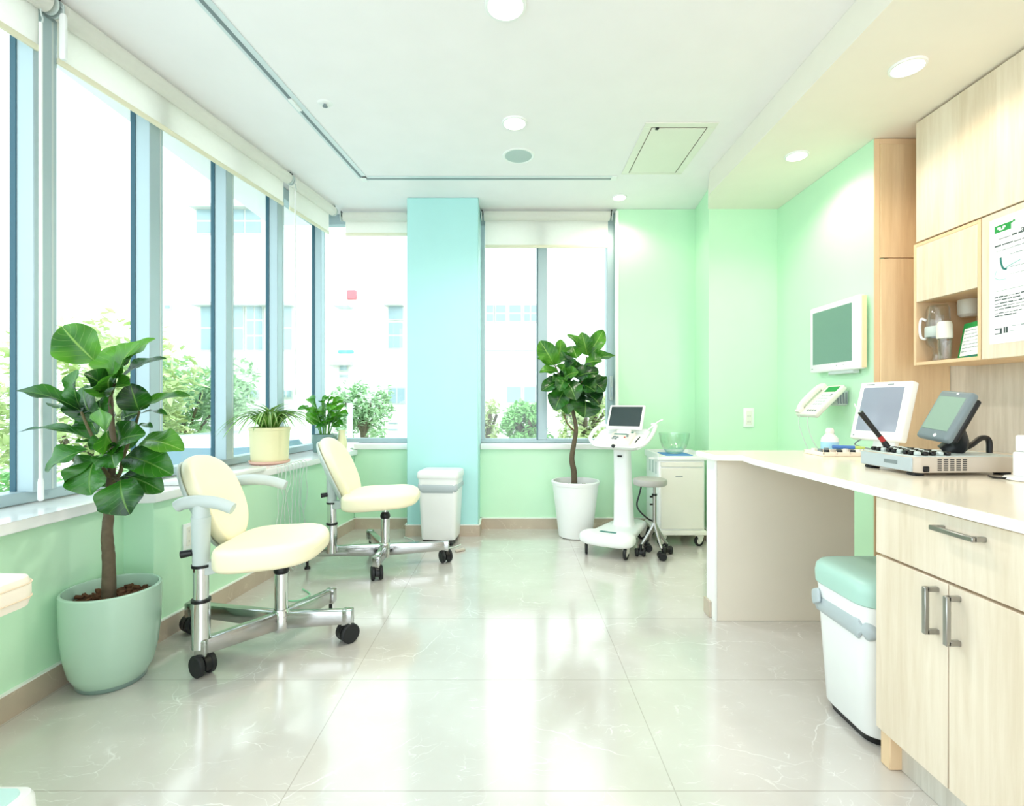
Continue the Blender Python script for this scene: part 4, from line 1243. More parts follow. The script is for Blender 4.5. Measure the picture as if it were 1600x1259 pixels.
t = thing('waste_bin', 'slim white bin with a white lid standing before the aqua column', 'bin', (-0.512, 3.70, 0), rz=-0.10)
obj('bin_body', loft(nb(), [(0.036, .118, .10, .025), (0.05, .122, .104, .028), (0.46, .142, .118, .03), (0.468, .142, .118, .03)]), M_['white'], t, world=False)
obj('base_plate', loft(nb(), [(0.012, .112, .096, .022), (0.037, .118, .10, .025)]), M_['black'], t, world=False)
obj('bin_lid', loft(nb(), [(0.469, .147, .122, .034), (0.476, .150, .125, .036), (0.50, .150, .125, .036), (0.514, .146, .121, .034), (0.522, .134, .109, .03), (0.526, .10, .08, .02)]), M_['white'], t, world=False)
b = bag_loop(.137, .114, .03, 0.415, 0.022); obj('bin_liner', b, M_['bag'], t, world=False)
for sx, sy in ((-.09, -.075), (.09, -.075), (-.09, .075), (.09, .075)):
    k = nb(); cyl(k, (sx - .008, sy, .012), (sx + .008, sy, .012), .012, n=18)
    obj('foot_wheel', k, M_['black'], t, world=False)
k = nb(); box(k, .085, .112, -.135, -.085, .01, .032, .006, 2)
obj('pedal', k, M_['black'], t, world=False)
tag(obj('door_wedge', prism(nb(), [(0, 0), (.075, .015), (.075, .05), (0, .03)], 0, .014, .004, 1, M=T(-.375, 3.42, 0) @ Rz(25)), M_['tan'], loc=(-.34, 3.44, 0)), 'small grey wedge lying on the floor beside the slim bin', 'wedge')
k = nb(); tube(k, [(-.80, 3.80, .005), (-.72, 3.72, .005), (-.66, 3.58, .005), (-.55, 3.50, .005), (-.42, 3.52, .005), (-.36, 3.60, .005)], .004, 8)
tag(obj('floor_cable', k, M_['cable'], loc=(-.6, 3.55, 0)), 'white cable looped on the floor in front of the slim bin', 'cable')
k = nb(); tube(k, [(-1.25, 2.78, .30), (-1.24, 2.75, .12), (-1.22, 2.70, .012), (-1.16, 2.60, .005), (-1.08, 2.58, .005), (-1.05, 2.66, .005), (-1.12, 2.74, .005)], .0035, 8)
tag(obj('floor_cable', k, plain('green cable', srgb(150, 214, 176), .5), loc=(-1.15, 2.65, 0)), 'pale green cable curling on the floor behind the front chair', 'cable')

# ------------------------------------------------------------------ couch end and step stool at the lower left
t = thing('treatment_couch', 'corner of an ivory upholstered couch at the left picture edge', 'couch', (-1.35, 0.55, 0))
obj('mattress', loft(nb(), [(0.522, .218, .67, .03), (0.525, .226, .678, .04), (0.545, .232, .684, .045), (0.575, .232, .684, .045), (0.592, .226, .678, .04), (0.6, .205, .655, .03)], M=T(-1.362, 0.548, 0)), M_['ivory'], t)
k = nb()
for z in (0.5455, 0.5785): tube(k, [(x - 1.362, y + .548, z) for x, y in rr(.2325, .6845, .045) + [rr(.2325, .6845, .045)[0]]], .0015, 6, 0)
obj('seam_piping', k, plain('ivory piping', srgb(232, 208, 180), .5), t)
obj('couch_frame', box(nb(), -1.56, -1.165, -.1, 1.05, .485, .522, .006, 1), M_['offwhite'], t)
for x in (-1.53, -1.29):
    for y in (-.05, 1.0):
        obj('leg', box(nb(), x - .018, x + .018, y - .018, y + .018, 0, .487, .004, 1), M_['offwhite'], t)
t = thing('step_stool', 'low white step with a pale aqua top at the lower left corner', 'step stool', (-1.11, 0.95, 0))
obj('step_body', loft(nb(), [(0.0, .125, .125, .03), (0.01, .13, .13, .03), (0.185, .123, .123, .03), (0.196, .118, .118, .028), (0.199, .108, .108, .026)], M=T(-1.11, 0.955, 0)), M_['white'], t)
obj('step_mat', loft(nb(), [(0.196, .106, .106, .024), (0.203, .104, .104, .022)], M=T(-1.11, 0.955, 0)), M_['teal_top'], t)
# ================================================================== THE DEVICE, STOOL AND CART AT THE BACK
def swivel(parent, x, y, r, mat_hood, rz=0.0, zt=0.1, name='caster'):
    """open fork caster: pale fork, dark tyre ring"""
    M = T(x, y, 0) @ Rz(rz)
    k = nb()
    t_ = bmesh.new(); cyl(t_, (0, 0, zt - .012), (0, 0, zt), r * .75, n=18); merge(k, t_, M)
    for s in (-1, 1):
        t_ = bmesh.new()
        prism(t_, [(-r * .75, 0), (r * .75, 0), (r * .35, -(zt - .012 - r * .9)), (-r * .3, -(zt - .012 - r * .9))], -.0015, .0015)
        merge(k, t_, M @ T(0, s * .014, zt - .012) @ Rx(90))
    c = obj(name, k, mat_hood, parent)
    k = nb(); t_ = bmesh.new()
    lathe(t_, [(r * .62, -.009), (r * .95, -.009), (r, -.005), (r, .005), (r * .95, .009), (r * .62, .009), (r * .62, -.009)], n=30, M=Rx(90)); merge(k, t_, M @ T(-.004, 0, r))
    w = obj('tyre', k, M_['rubber'], c)
    k = nb(); t_ = bmesh.new(); lathe(t_, [(0, -.008), (r * .64, -.006), (r * .64, .006), (0, .008)], n=24, M=Rx(90)); merge(k, t_, M @ T(-.004, 0, r))
    obj('wheel_disc', k, M_['offwhite'], c)
    return c


DV = Vector((0.775, 3.62, 0))
t = thing('exercise_monitor_station', 'white wheeled medical console with a tilted dark screen on a column', 'medical device', DV[:], rz=math.radians(-30))
# base: wide rounded foot in front, tapering to the rear
def prof_base(bm, y0, y1, hw0, hw1, z0, z1):
    return prism(bm, [(-hw0, y0 + .05), (-hw0 + .05, y0), (hw0 - .05, y0), (hw0, y0 + .05), (hw1, y1 - .05), (hw1 - .05, y1), (-hw1 + .05, y1), (-hw1, y1 - .05)], z0, z1, 0.018, 3)
obj('base', prof_base(nb(), -.36, .28, .160, .115, .085, .132), M_['white'], t, world=False)
k = nb()
puff(k, .185, .095, .075, n=3.2, m=2.6, M=T(0, -.30, .112))
obj('front_foot', k, M_['white'], t, world=False)
lb = nb(); box(lb, -.055, .055, -.30, -.27, .1445, .1512, .001, 1, M=Rx(0)); obj('foot_label', lb, M_['tealink'], t, world=False)
for x, y, a in ((-.135, -.325, 80), (.135, -.325, 60), (-.085, .22, 30), (.085, .22, 30)):
    M = T(DV) @ Rz(-30)
    p = M @ Vector((x, y, 0))
    swivel(t, p.x, p.y, .042, M_['offwhite'], rz=a, zt=.098)
k = nb(); loft(k, [(.13, .072, .058, .03, .0, .05), (.16, .066, .054, .03, 0, .05), (.45, .058, .048, .03, 0, .03), (.68, .056, .046, .03, 0, .01), (.70, .06, .05, .03, 0, .01)])
c_ = obj('column', k, M_['palewhite'] if 'palewhite' in M_ else M_['white'], t, world=False)
k = nb(); box(k, -.016, .016, -.0455, -.040, .622, .634); obj('maker_mark', k, M_['black'], c_, world=False)
# console tray
MC = T(0, -.01, .745) @ Rx(22)
k = nb()
loft(k, [(-.055, .07, .06, .04, 0, .02), (-.03, .15, .11, .05), (0, .178, .145, .06), (.012, .182, .15, .06), (.018, .176, .144, .056), (.012, .165, .133, .05), (-.006, .155, .122, .045)], M=MC)
cs = obj('console_tray', k, M_['white'], t, world=False)
k = nb(); loft(k, [(-.01, .088, .105, .02), (.014, .084, .10, .02), (.019, .078, .094, .018)], M=MC)
obj('control_panel', k, M_['offwhite'], cs, world=False)
k = nb(); box(k, -.02, .072, .066, .082, .018, .0205, M=MC); box(k, -.062, .03, .035, .05, .018, .0205, M=MC)
obj('teal_strip', k, M_['tealink'], cs, world=False)
for i, (x, y, r_) in enumerate(((-.045, -.005, .012), (-.022, -.012, .011), (-.05, -.03, .010), (-.028, -.036, .010), (.04, .03, .010), (.045, .005, .009), (.03, -.01, .007))):
    k = nb(); cyl(k, MC @ Vector((x, y, .018)), MC @ Vector((x, y, .023)), r_, r_ * .85, n=18)
    obj('panel_button', k, M_['red'] if i == 6 else M_['grey'], cs, world=False)
k = nb(); cyl(k, MC @ Vector((-.01, -.137, .012)), MC @ Vector((-.01, -.150, .02)), .013, .012, n=20); obj('round_knob', k, M_['black'], cs, world=False)
k = nb(); tube(k, [MC @ Vector(p) for p in ((-.165, -.10, .0), (-.205, -.06, .03), (-.20, .05, .05), (-.165, .13, .045), (-.11, .145, .01))], .014, 12); obj('handle_loop', k, M_['white'], cs, world=False)
k = nb(); tube(k, [MC @ Vector(p) for p in ((.14, -.125, -.005), (.195, -.075, .015), (.215, .04, .03), (.205, .17, .035), (.17, .21, .02))], .014, 12); obj('handle_loop', k, M_['white'], cs, world=False)
k = nb(); tube(k, [MC @ Vector(p) for p in ((.135, .0, .02), (.128, -.05, .02), (.12, -.07, .012))], .004, 8); obj('sensor_cord', k, M_['black'], cs, world=False)
k = nb(); tube(k, [MC @ Vector(p) for p in ((.16, .11, .02), (.22, .17, .06), (.25, .2, .065))], .0055, 8); obj('probe_arm', k, M_['white'], cs, world=False)
MS = T(.0, .10, .895) @ Rx(-30)
k = nb(); box(k, -.132, .132, -.014, .014, -.098, .098, .010, 3, M=MS)
sc_ = obj('screen_housing', k, M_['white'], t, world=False)
k = nb(); box(k, -.115, .115, -.0165, -.012, -.078, .082, .002, 1, M=MS); obj('display', k, M_['darkscreen'], sc_, world=False)
k = nb(); box(k, -.055, .055, .0, .04, -.14, -.03, .012, 2, M=MS); obj('screen_neck', k, M_['offwhite'], sc_, world=False)

# round stool
SC_ = Vector((0.905, 3.36, 0))
t = thing('round_stool', 'small grey round stool on a slim wheeled post beside the console', 'stool', SC_[:])
obj('seat', lathe(nb(), [(0, .462), (.098, .462), (.106, .467), (.109, .478), (.109, .492), (.105, .502), (.09, .507), (0, .508)], SC_, n=44), M_['seatgrey'], t)
px, py = SC_.x + .03, SC_.y
k = nb(); cyl(k, (px, py, .21), (px, py, .40), .013, n=18); cyl(k, (px, py, .40), (px, py, .463), .009, n=16); box(k, px - .07, px + .04, py - .03, py + .03, .455, .463, .002, 1)
po = obj('post', k, M_['steel'], t)
k = nb(); cyl(k, (px, py, .392), (px, py, .404), .017, n=18); cyl(k, (px - .03, py, .335), (px - .012, py, .335), .006, n=10); cyl(k, (px - .03, py, .385), (px - .012, py, .385), .006, n=10)
obj('post_ring', k, M_['black'], po)
k = nb(); tube(k, [(px - .085, py, .46), (px - .10, py, .40), (px - .115, py, .34), (px - .105, py - .01, .30), (px - .055, py - .01, .25), (px - .012, py, .225)], .0055, 8)
obj('release_lever', k, M_['black'], po)
for a in (-78, 20, 100, 190):
    d = Vector((math.cos(math.radians(a)), math.sin(math.radians(a)), 0)) * .10
    k = nb(); tube(k, [(px, py, .215), (px + d.x * .25, py + d.y * .25, .17), (px + d.x * .8, py + d.y * .8, .09), (px + d.x, py + d.y, .07)], lambda q: .012 - .003 * q, 10)
    obj('leg', k, M_['steel'], t)
    caster(t, px + d.x, py + d.y, .026, rz=a + 75)

# white cart
CX0, CX1, CY0, CY1 = 1.022, 1.342, 3.555, 3.90
t = thing('equipment_cart', 'white wheeled cabinet cart standing beside the counter end', 'cart', ((CX0 + CX1) / 2, (CY0 + CY1) / 2, 0))
obj('cabinet_body', box(nb(), CX0, CX1, CY0 + .012, CY1, .10, .60, .006, 2), M_['white'], t)
k = nb(); box(k, CX0 - .012, CX1 + .012, CY0 - .004, CY1 + .006, .60, .626, .008, 2)
box(k, CX0 - .012, CX0, CY0 + .0, CY1 + .006, .62, .65, .004, 1); box(k, CX0 - .012, CX1 + .012, CY1 - .006, CY1 + .006, .62, .65, .004, 1); box(k, CX1, CX1 + .012, CY0, CY1 + .006, .62, .65, .004, 1)
obj('tray_top', k, M_['white'], t)
d_ = obj('drawer', box(nb(), CX0 + .012, CX1 - .012, CY0, CY0 + .02, .556, .588, .003, 1), M_['offwhite'], t)
d_ = obj('door', box(nb(), CX0 + .012, CX1 - .012, CY0, CY0 + .02, .125, .546, .003, 1), M_['offwhite'], t)
obj('door_mark', box(nb(), 1.135, 1.185, CY0 - .0012, CY0 + .001, .488, .493), M_['grey'], d_)
obj('plinth', box(nb(), CX0 - .012, CX1 + .014, CY0 - .012, CY1 + .01, .082, .112, .008, 2), M_['offwhite'], t)
k = nb(); cyl(k, (CX0 - .06, CY0 + .05, .612), (CX0 - .008, CY0 + .05, .612), .007, n=12); obj('side_handle', k, M_['white'], t)
k = nb()
for q in range(3): box(k, CX0 - .0045, CX0 + .001, CY0 + .06 + q * .08, CY0 + .085 + q * .08, .50, .585, .001, 1)
obj('side_hooks', k, M_['palegrey'], t)
for x in (CX0 + .03, CX1 - .03):
    for y in (CY0 + .03, CY1 - .03):
        swivel(t, x, y, .036, M_['offwhite'], rz=20, zt=.083)
tag(obj('folded_cloth', box(nb(), 1.09, 1.28, 3.62, 3.84, .6265, .632, .002, 1, M=T(0, 0, 0)), M_['blue'], loc=(1.19, 3.73, .6265)), 'blue cloth spread on the white cart under the glass bowl', 'cloth')
BC = Vector((1.185, 3.74, .6325))
tag(obj('glass_bowl', lathe(nb(), [(0, 0), (.045, 0), (.06, .008), (.088, .05), (.103, .10), (.110, .148), (.107, .149), (.100, .101), (.085, .053), (.058, .012), (0, .006)], BC, n=56), M_['bowl'], loc=BC[:]),
    'clear glass bowl standing on the white cart', 'bowl')

# ================================================================== COUNTER AND BUILT-IN FURNITURE ON THE RIGHT
ZT0, ZT = 0.745, 0.769
t = thing('counter', 'long cream counter top with a white edge running along the right', 'counter', (1.6, 1.4, ZT0))
poly = [(0.902, 2.50), (0.902, 2.275), (1.020, 2.262), (1.0, 2.12), (1.0, 0.62), (2.303, 0.62), (2.303, 2.50)]
obj('slab', prism(nb(), poly, ZT0 + .0015, ZT, 0.002, 1), M_['top'], t)
k = nb()
for (a, b) in zip(poly[:5], poly[1:5]):
    a, b = Vector(a + (0,)), Vector(b + (0,)); d = (b - a).normalized(); n = Vector((d.y, -d.x, 0)) * -1
    prism(k, [((a).x, (a).y), (b.x, b.y), ((b - n * .003).x, (b - n * .003).y), ((a - n * .003).x, (a - n * .003).y)], ZT0, ZT - .0008)
obj('edge_band', k, M_['edge'], t)
obj('under_bracket', prism(nb(), [(1.09, 2.20), (1.15, 2.20), (1.15, 2.33), (1.09, 2.33)], ZT0 - .022, ZT0, .004, 1), M_['palegrey'], t)

t = thing('counter_leg_panel', 'cream end panel carrying the far end of the counter', 'panel', (1.25, 2.40, 0))
obj('panel_board', box(nb(), 0.940, 1.571, 2.348, 2.446, 0, ZT0 - .001, .002, 1), plain('cream panel', srgb(232, 222, 206), .4), t)
obj('end_board', box(nb(), 0.930, 0.9405, 2.346, 2.448, 0, ZT0 - .001, .0015, 1), M_['edge'], t)
obj('panel_skirting', box(nb(), 0.918, 0.9305, 2.385, 2.455, 0, .075, .002, 1), M_['marble_t'], t)

# base cabinet
def pull(parent, a, b, out, w=.011, mat=None):
    """square bow handle from a to b, standing off along out"""
    a, b, out = Vector(a), Vector(b), Vector(out)
    k = nb()
    d = (b - a).normalized(); s = out.normalized().cross(d)
    def seg(p, q, c0, c1):
        t_ = bmesh.new()
        dd = (q - p).normalized(); e = dd * (w / 2)
        x = c0 * (w / 2); y = c1 * (w / 2)
        vs = [t_.verts.new(pp + sx * x + sy * y) for pp in (p - e, q + e) for sx, sy in ((-1, -1), (1, -1), (1, 1), (-1, 1))]
        for f in ((0, 1, 2, 3), (7, 6, 5, 4), (0, 4, 5, 1), (1, 5, 6, 2), (2, 6, 7, 3), (3, 7, 4, 0)): t_.faces.new([vs[i] for i in f])
        bmesh.ops.bevel(t_, geom=list(t_.edges), offset=.0015, segments=1, affect='EDGES')
        merge(k, t_)
    o_ = out.normalized()
    seg(a + out, b + out, s, o_); seg(a, a + out - o_ * w * .5, d, s); seg(b, b + out - o_ * w * .5, d, s)
    return obj('handle', k, mat or M_['steel'], parent)


FX = 1.015
t = thing('base_cabinet', 'pale ash base cabinet with one drawer over two doors', 'cabinet', (1.3, 1.19, 0))
obj('carcass', box(nb(), FX + .021, 1.66, .95, 1.428, .10, ZT0 - .002, .001, 1), M_['oakend'], t)
dr = obj('drawer', box(nb(), FX, FX + .019, .952, 1.428, .585, ZT0 - .006, .0015, 1), M_['ash'], t)
pull(dr, (FX, 1.205, .707), (FX, 1.10, .707), (-.026, 0, 0))
for y0, y1, yh in ((1.1935, 1.428, 1.222), (.952, 1.1905, 1.162)):
    d_ = obj('door', box(nb(), FX, FX + .019, y0, y1, .10, .578, .0015, 1), M_['ash'], t)
    pull(d_, (FX, yh, .556), (FX, yh, .455), (-.028, 0, 0), .0115)
obj('plinth', box(nb(), FX + .045, FX + .06, .95, 1.40, 0, .10, .001, 1), M_['ashgrey'], t)
obj('leg', box(nb(), FX + .012, FX + .052, 1.392, 1.428, 0, .10, .003, 1), M_['oakend'], t)
obj('leg', box(nb(), 1.60, 1.64, 1.39, 1.426, 0, .10, .003, 1), M_['oakend'], t)

# tall oak cupboard that closes the alcove
t = thing('tall_cupboard', 'honey oak floor to ceiling cupboard panel behind the counter', 'cupboard', (2.1, 2.70, 0))
obj('carcass', box(nb(), 1.985, 2.303, 2.702, 3.05, 0, ZS - .003), M_['oak'], t)
k = nb(); box(k, 1.911, 1.937, 2.699, 2.7045, 0, ZS - .003); box(k, 1.937, 2.303, 2.696, 2.702, ZS - .032, ZS - .003, .001, 1)
obj('front_frame', k, M_['oakend'], t)
obj('door', box(nb(), 1.938, 2.303, 2.690, 2.702, 1.764, ZS - .034, .0015, 1), M_['oak'], t)
obj('door', box(nb(), 1.938, 2.303, 2.690, 2.702, .03, 1.759, .0015, 1), M_['oak'], t)

# wall cabinets
WX = 2.0
def carcass_open(bm, x0, x1, y0, y1, z0, z1, th=.016):
    box(bm, x0, x1, y0, y0 + th, z0, z1, .001, 1); box(bm, x0, x1, y1 - th, y1, z0, z1, .001, 1)
    box(bm, x0, x1, y0 + th, y1 - th, z0, z0 + th, .001, 1); box(bm, x0, x1, y0 + th, y1 - th, z1 - th, z1, .001, 1)
    box(bm, x1 - .008, x1, y0 + th, y1 - th, z0 + th, z1 - th)
    return bm
t = thing('wall_cabinet', 'large pale ash upper cabinet reaching the lowered ceiling', 'wall cabinet', (2.15, 1.7, 1.79))
obj('carcass', box(nb(), WX + .02, 2.303, .62, 2.535, 1.793, ZS - .006), M_['oakend'], t)
obj('door', box(nb(), WX, WX + .019, 1.52, 2.535, 1.793, ZS - .012, .0015, 1), M_['ash'], t)
obj('door', box(nb(), WX, WX + .019, .62, 1.517, 1.793, ZS - .012, .0015, 1), M_['ash'], t)
t = thing('wall_cabinet', 'pale ash wall cabinet with an open lower niche holding jars', 'wall cabinet', (2.15, 2.36, 1.185))
YA, YB = 2.184, 2.550
obj('carcass', carcass_open(nb(), WX, 2.303, YA, YB, 1.185, 1.786), M_['oakend'], t)
obj('niche_shelf', box(nb(), WX + .021, 2.294, YA + .016, YB - .016, 1.497, 1.512), M_['oakend'], t)
obj('flap_door', box(nb(), WX + .0005, WX + .019, YA + .0165, YB - .0165, 1.497, 1.77, .0015, 1), M_['ash'], t)
t = thing('wall_cabinet', 'pale ash wall cabinet door carrying the white paper notice', 'wall cabinet', (2.15, 1.9, 1.185))
obj('carcass', box(nb(), WX + .02, 2.303, 1.52, 2.181, 1.187, 1.786), M_['oakend'], t)
obj('door', box(nb(), WX, WX + .019, 1.52, 2.181, 1.185, 1.786, .0015, 1), M_['ash'], t)

# notice sheet on that door
def onx(x, y, z):   # maps (a, b) of a sheet to the plane X = x: a runs towards the viewer, b up
    return basis((x, y, z), Vector((0, -1, 0)), Vector((0, 0, 1)), Vector((-1, 0, 0)))
NY, NZ = 2.142, 1.244
t = thing('paper_notice', 'white printed paper notice with a green logo on the cabinet door', 'notice', (WX, NY - .18, NZ))
obj('sheet', box(nb(), WX - .0016, WX - .0004, NY - .37, NY, NZ, NZ + .515), M_['paper'], t)
MN = onx(WX - .0019, NY, NZ)
def marks(rects, M, th=.0004):
    k = nb()
    for a0, b0, a1, b1 in rects: box(k, a0, a1, b0, b1, 0, th, M=M)
    return k
k = marks([(.022, .455, .034, .484), (.034, .455, .040, .468), (.034, .477, .050, .484), (.040, .455, .064, .462), (.050, .468, .056, .484), (.056, .477, .100, .484), (.064, .455, .082, .468), (.070, .468, .082, .477), (.082, .455, .092, .477), (.1, .48, .108, .487)], MN)
obj('green_logo', k, M_['greenink'], t)
obj('heading', text_bm('about', .036, MN @ T(.132, .428, 0), .0003), M_['ink'], t)
rn = random.Random(2)
def words(a, b, n, size, gap, M, lo=.3, hi=1.0):
    r_ = []
    for q in range(n):
        w_ = rn.uniform(.012, .034) * size
        r_.append((a, b + rn.uniform(-.0006, .0006), a + w_, b + .0055 * size * rn.uniform(lo, hi)))
        a += w_ + gap * size
    return r_
obj('heading_lines', marks(words(.04, .425, 4, 1.5, .004, MN) + words(.022, .398, 5, 1.3, .004, MN), MN), M_['ink'], t)
L_ = []
for b in (.378, .352, .300, .272): L_ += words(.09 if b < .37 else .03, b, 7, .8, .006, MN)
obj('small_text', marks(L_, MN), M_['paleink'], t)
L_ = []
for b in (.188, .176, .162, .150, .138, .122, .111): L_ += words(.022, b, 6 if b not in (.176, .111) else 4, .95, .004, MN)
obj('body_text', marks(L_, MN), M_['ink'], t)
obj('rule_line', marks([(.03, .214, .33, .2155)], MN), M_['paleink'], t)
k = nb()
tube(k, [MN @ Vector(p) for p in ((.048, .350, .0002), (.052, .322, .0002), (.060, .303, .0002), (.074, .297, .0002))], .0042, 6, flat=.15)
obj('curve_figure', k, M_['tealink'], t)
k = nb(); tube(k, [MN @ Vector(p) for p in ((.070, .302, .0002), (.10, .313, .0002), (.13, .32, .0002))], .0035, 6, flat=.15)
tube(k, [MN @ Vector(p) for p in ((.03, .30, .0002), (.024, .275, .0002), (.04, .262, .0002), (.07, .258, .0002))], .0012, 6, flat=.2)
obj('figure_arm', k, plain('aqua ink', srgb(150, 206, 204), .7), t)
obj('bottom_logo', marks([(.024, .058, .046, .062), (.024, .038, .046, .042), (.046, .038, .054, .062), (.062, .04, .068, .064), (.071, .04, .079, .064)], MN), M_['ink'], t)
obj('bottom_text', marks(words(.095, .063, 4, .8, .005, MN) + words(.088, .044, 1, .6, .005, MN), MN), M_['paleink'], t)

# things in the niche
JC = Vector((2.062, 2.478, 1.2015))
t = thing('plastic_blender_jug', 'tall clear plastic jug standing upside down in the niche', 'jug', JC[:])
obj('jug_wall', lathe(nb(), [(0, .0), (.03, .0), (.034, .004), (.030, .02), (.034, .06), (.062, .085), (.068, .11), (.066, .19), (.062, .255), (.05, .272), (0, .277), (0, .274), (.048, .269), (.059, .253), (.063, .19), (.065, .112), (.059, .088), (.031, .063), (.027, .02), (.028, .006), (0, .004)], JC, n=48, sx=.73, sy=.73), M_['clear'], t)
obj('jug_band', lathe(nb(), [(.0685, .118), (.0705, .12), (.0705, .165), (.0685, .168)], JC, n=48, sx=.73, sy=.73), M_['palegrey'], t)
k = nb(); tube(k, [JC + Vector(p) for p in ((-.032, .030, .20), (-.046, .044, .21), (-.050, .048, .165), (-.046, .044, .12), (-.032, .03, .11))], .006, 10); obj('jug_handle', k, M_['white'], t)
CC = Vector((2.032, 2.405, 1.2015))
t = thing('clear_tumbler', 'small clear tumbler under a white cup in the niche', 'tumbler', CC[:])
obj('tumbler', lathe(nb(), [(0, 0), (.030, 0), (.033, .004), (.037, .10), (.035, .10), (.031, .006), (0, .005)], CC, n=36, sx=.78, sy=.78), M_['clear'], t)
tag(obj('white_cup', lathe(nb(), [(.034, .1005), (.0385, .102), (.040, .115), (.038, .165), (.032, .180), (0, .184)], CC, n=36, sx=.78, sy=.78), M_['offwhite'], loc=(CC + Vector((0, 0, .1)))[:]), 'upturned white cup sitting on the clear tumbler in the niche', 'cup')
DC = Vector((2.20, 2.465, 1.497))
t = thing('paper_cup_holder', 'rounded white cup holder under the top of the niche', 'cup holder', (DC - Vector((0, 0, .08)))[:])
obj('holder_body', lathe(nb(), [(0, -.085), (.03, -.083), (.042, -.07), (.045, -.02), (.043, 0), (0, 0)], DC, n=36), M_['offwhite'], t)
t = thing('green_card', 'leaning white card with a green border in the niche', 'card', (2.09, 2.245, 1.2015))
kx = Vector((-.05, -.16, 0)).normalized(); ky = (Vector((.16, -.05, 1)) - kx * Vector((.16, -.05, 1)).dot(kx)).normalized()
MK = basis((2.065, 2.375, 1.2015), kx, ky, kx.cross(ky))
obj('card_board', box(nb(), 0, .166, 0, .165, -.0025, 0, M=MK), M_['greenink'], t)
obj('card_face', box(nb(), .016, .163, .012, .14, 0, .0008, M=MK), M_['paper'], t)
obj('card_corner', box(nb(), .11, .166, .152, .165, 0, .0008, M=MK), M_['black'], t)
obj('card_footer', marks([(.06, .004, .10, .010), (.11, .004, .16, .011)], MK @ T(0, 0, .0008)), M_['tealink'], t)
L_ = []
for q in range(7): L_ += words(.026, .126 - q * .016, 5, .8, .005, MK)
obj('card_text', marks([r_ for r_ in L_ if r_[2] < .158], MK @ T(0, 0, .0008)), M_['paleink'], t)

# ================================================================== WALL MONITOR, WALL PHONE
t = thing('wall_monitor', 'white framed monitor mounted on the green right wall', 'monitor', (1.88, 2.96, 1.18))
MX = 1.852
obj('monitor_case', box(nb(), MX, MX + .042, 2.735, 3.185, 1.183, 1.582, .010, 3), M_['white'], t)
obj('side_trim', box(nb(), MX + .016, MX + .0435, 2.7325, 2.738, 1.19, 1.576, .002, 1), M_['tan'] if False else plain('cream side trim', srgb(240, 218, 180), .45), t)
obj('display', box(nb(), MX - .0022, MX + .003, 2.79, 3.15, 1.232, 1.548, .001, 1), M_['screen'], t)
obj('power_mark', marks([(.0, .0, .016, .004)], onx(MX - .0008, 3.165, 1.205)), M_['grey'], t)
k = nb(); box(k, MX - .0012, MX + .001, 2.92, 2.926, 1.212, 1.216); box(k, MX - .0012, MX + .001, 2.86, 2.864, 1.214, 1.217); obj('buttons', k, M_['grey'], t)
obj('wall_bracket', box(nb(), MX + .04, 1.912, 2.86, 3.06, 1.29, 1.47, .004, 1), M_['grey'], t)
obj('connector_strip', box(nb(), MX + .012, MX + .05, 2.80, 3.02, 1.165, 1.186, .003, 1), M_['palegrey'], t)

t = thing('wall_phone', 'pale office phone with a green display on a wall bracket', 'phone', (1.8, 2.98, .93))
px_ = Vector((-.70, 0, -.70)).normalized()          # down the slope, away from the wall
MP = basis((1.795, 2.98, 1.012), Vector((0, -1, 0)), -px_, Vector((0, -1, 0)).cross(-px_))
obj('phone_body', box(nb(), -.10, .10, -.122, .118, -.018, .012, .008, 3, M=MP), M_['offwhite'], t)
k = nb(); box(k, -.022, .082, .062, .105, .0105, .0145, .002, 1, M=MP); obj('green_display', k, M_['greenink'], t)
k = nb(); box(k, -.02, .086, -.055, .052, .0105, .0135, .002, 1, M=MP); obj('key_plate', k, M_['white'], t)
k = nb()
for i in range(4):
    for j in range(4): box(k, -.008 + i * .023, .006 + i * .023, -.045 + j * .023, -.034 + j * .023, .0125, .0165, .001, 1, M=MP)
obj('keypad', k, M_['palegrey'], t)
k = nb()
for i in range(4): box(k, -.008 + i * .024, .006 + i * .024, -.095, -.083, .0105, .0145, .001, 1, M=MP)
box(k, .07, .084, .03, .042, .012, .016, .001, 1, M=MP)
obj('dark_keys', k, M_['grey'], t)
k = nb(); tube(k, [MP @ Vector(p) for p in ((-.068, .105, .022), (-.068, .06, .036), (-.068, -.05, .036), (-.068, -.098, .022))], .015, 12, flat=1.25)
box(k, -.088, -.048, .075, .118, .008, .034, .008, 2, M=MP); box(k, -.088, -.048, -.118, -.075, .008, .034, .008, 2, M=MP)
hs = obj('handset', k, M_['offwhite'], t)
k = nb(); box(k, 1.84, 1.909, 2.90, 3.00, .985, 1.075, .012, 2); obj('wall_bracket', k, M_['palegrey'], t)
k = nb()
for q in range(4): cyl(k, (1.845 + q * .016, 2.893, .995), (1.845 + q * .016, 2.9, 1.06), .004, n=8)
obj('bracket_ribs', k, M_['grey'], t)
for a, b in (((-.07, -.12), .0), ((.02, -.12), .05)):
    q = MP @ Vector((a[0], a[1], -.004))
    k = nb(); tube(k, [q, q + Vector((-.004, 0, -.05)), q + Vector((.02, -.01, -.14)), q + Vector((.06 + b * .3, -.02, -.24)), q + Vector((.12, -.03, -.34))], .0032, 8)
    obj('phone_cord', k, M_['cable'], t)

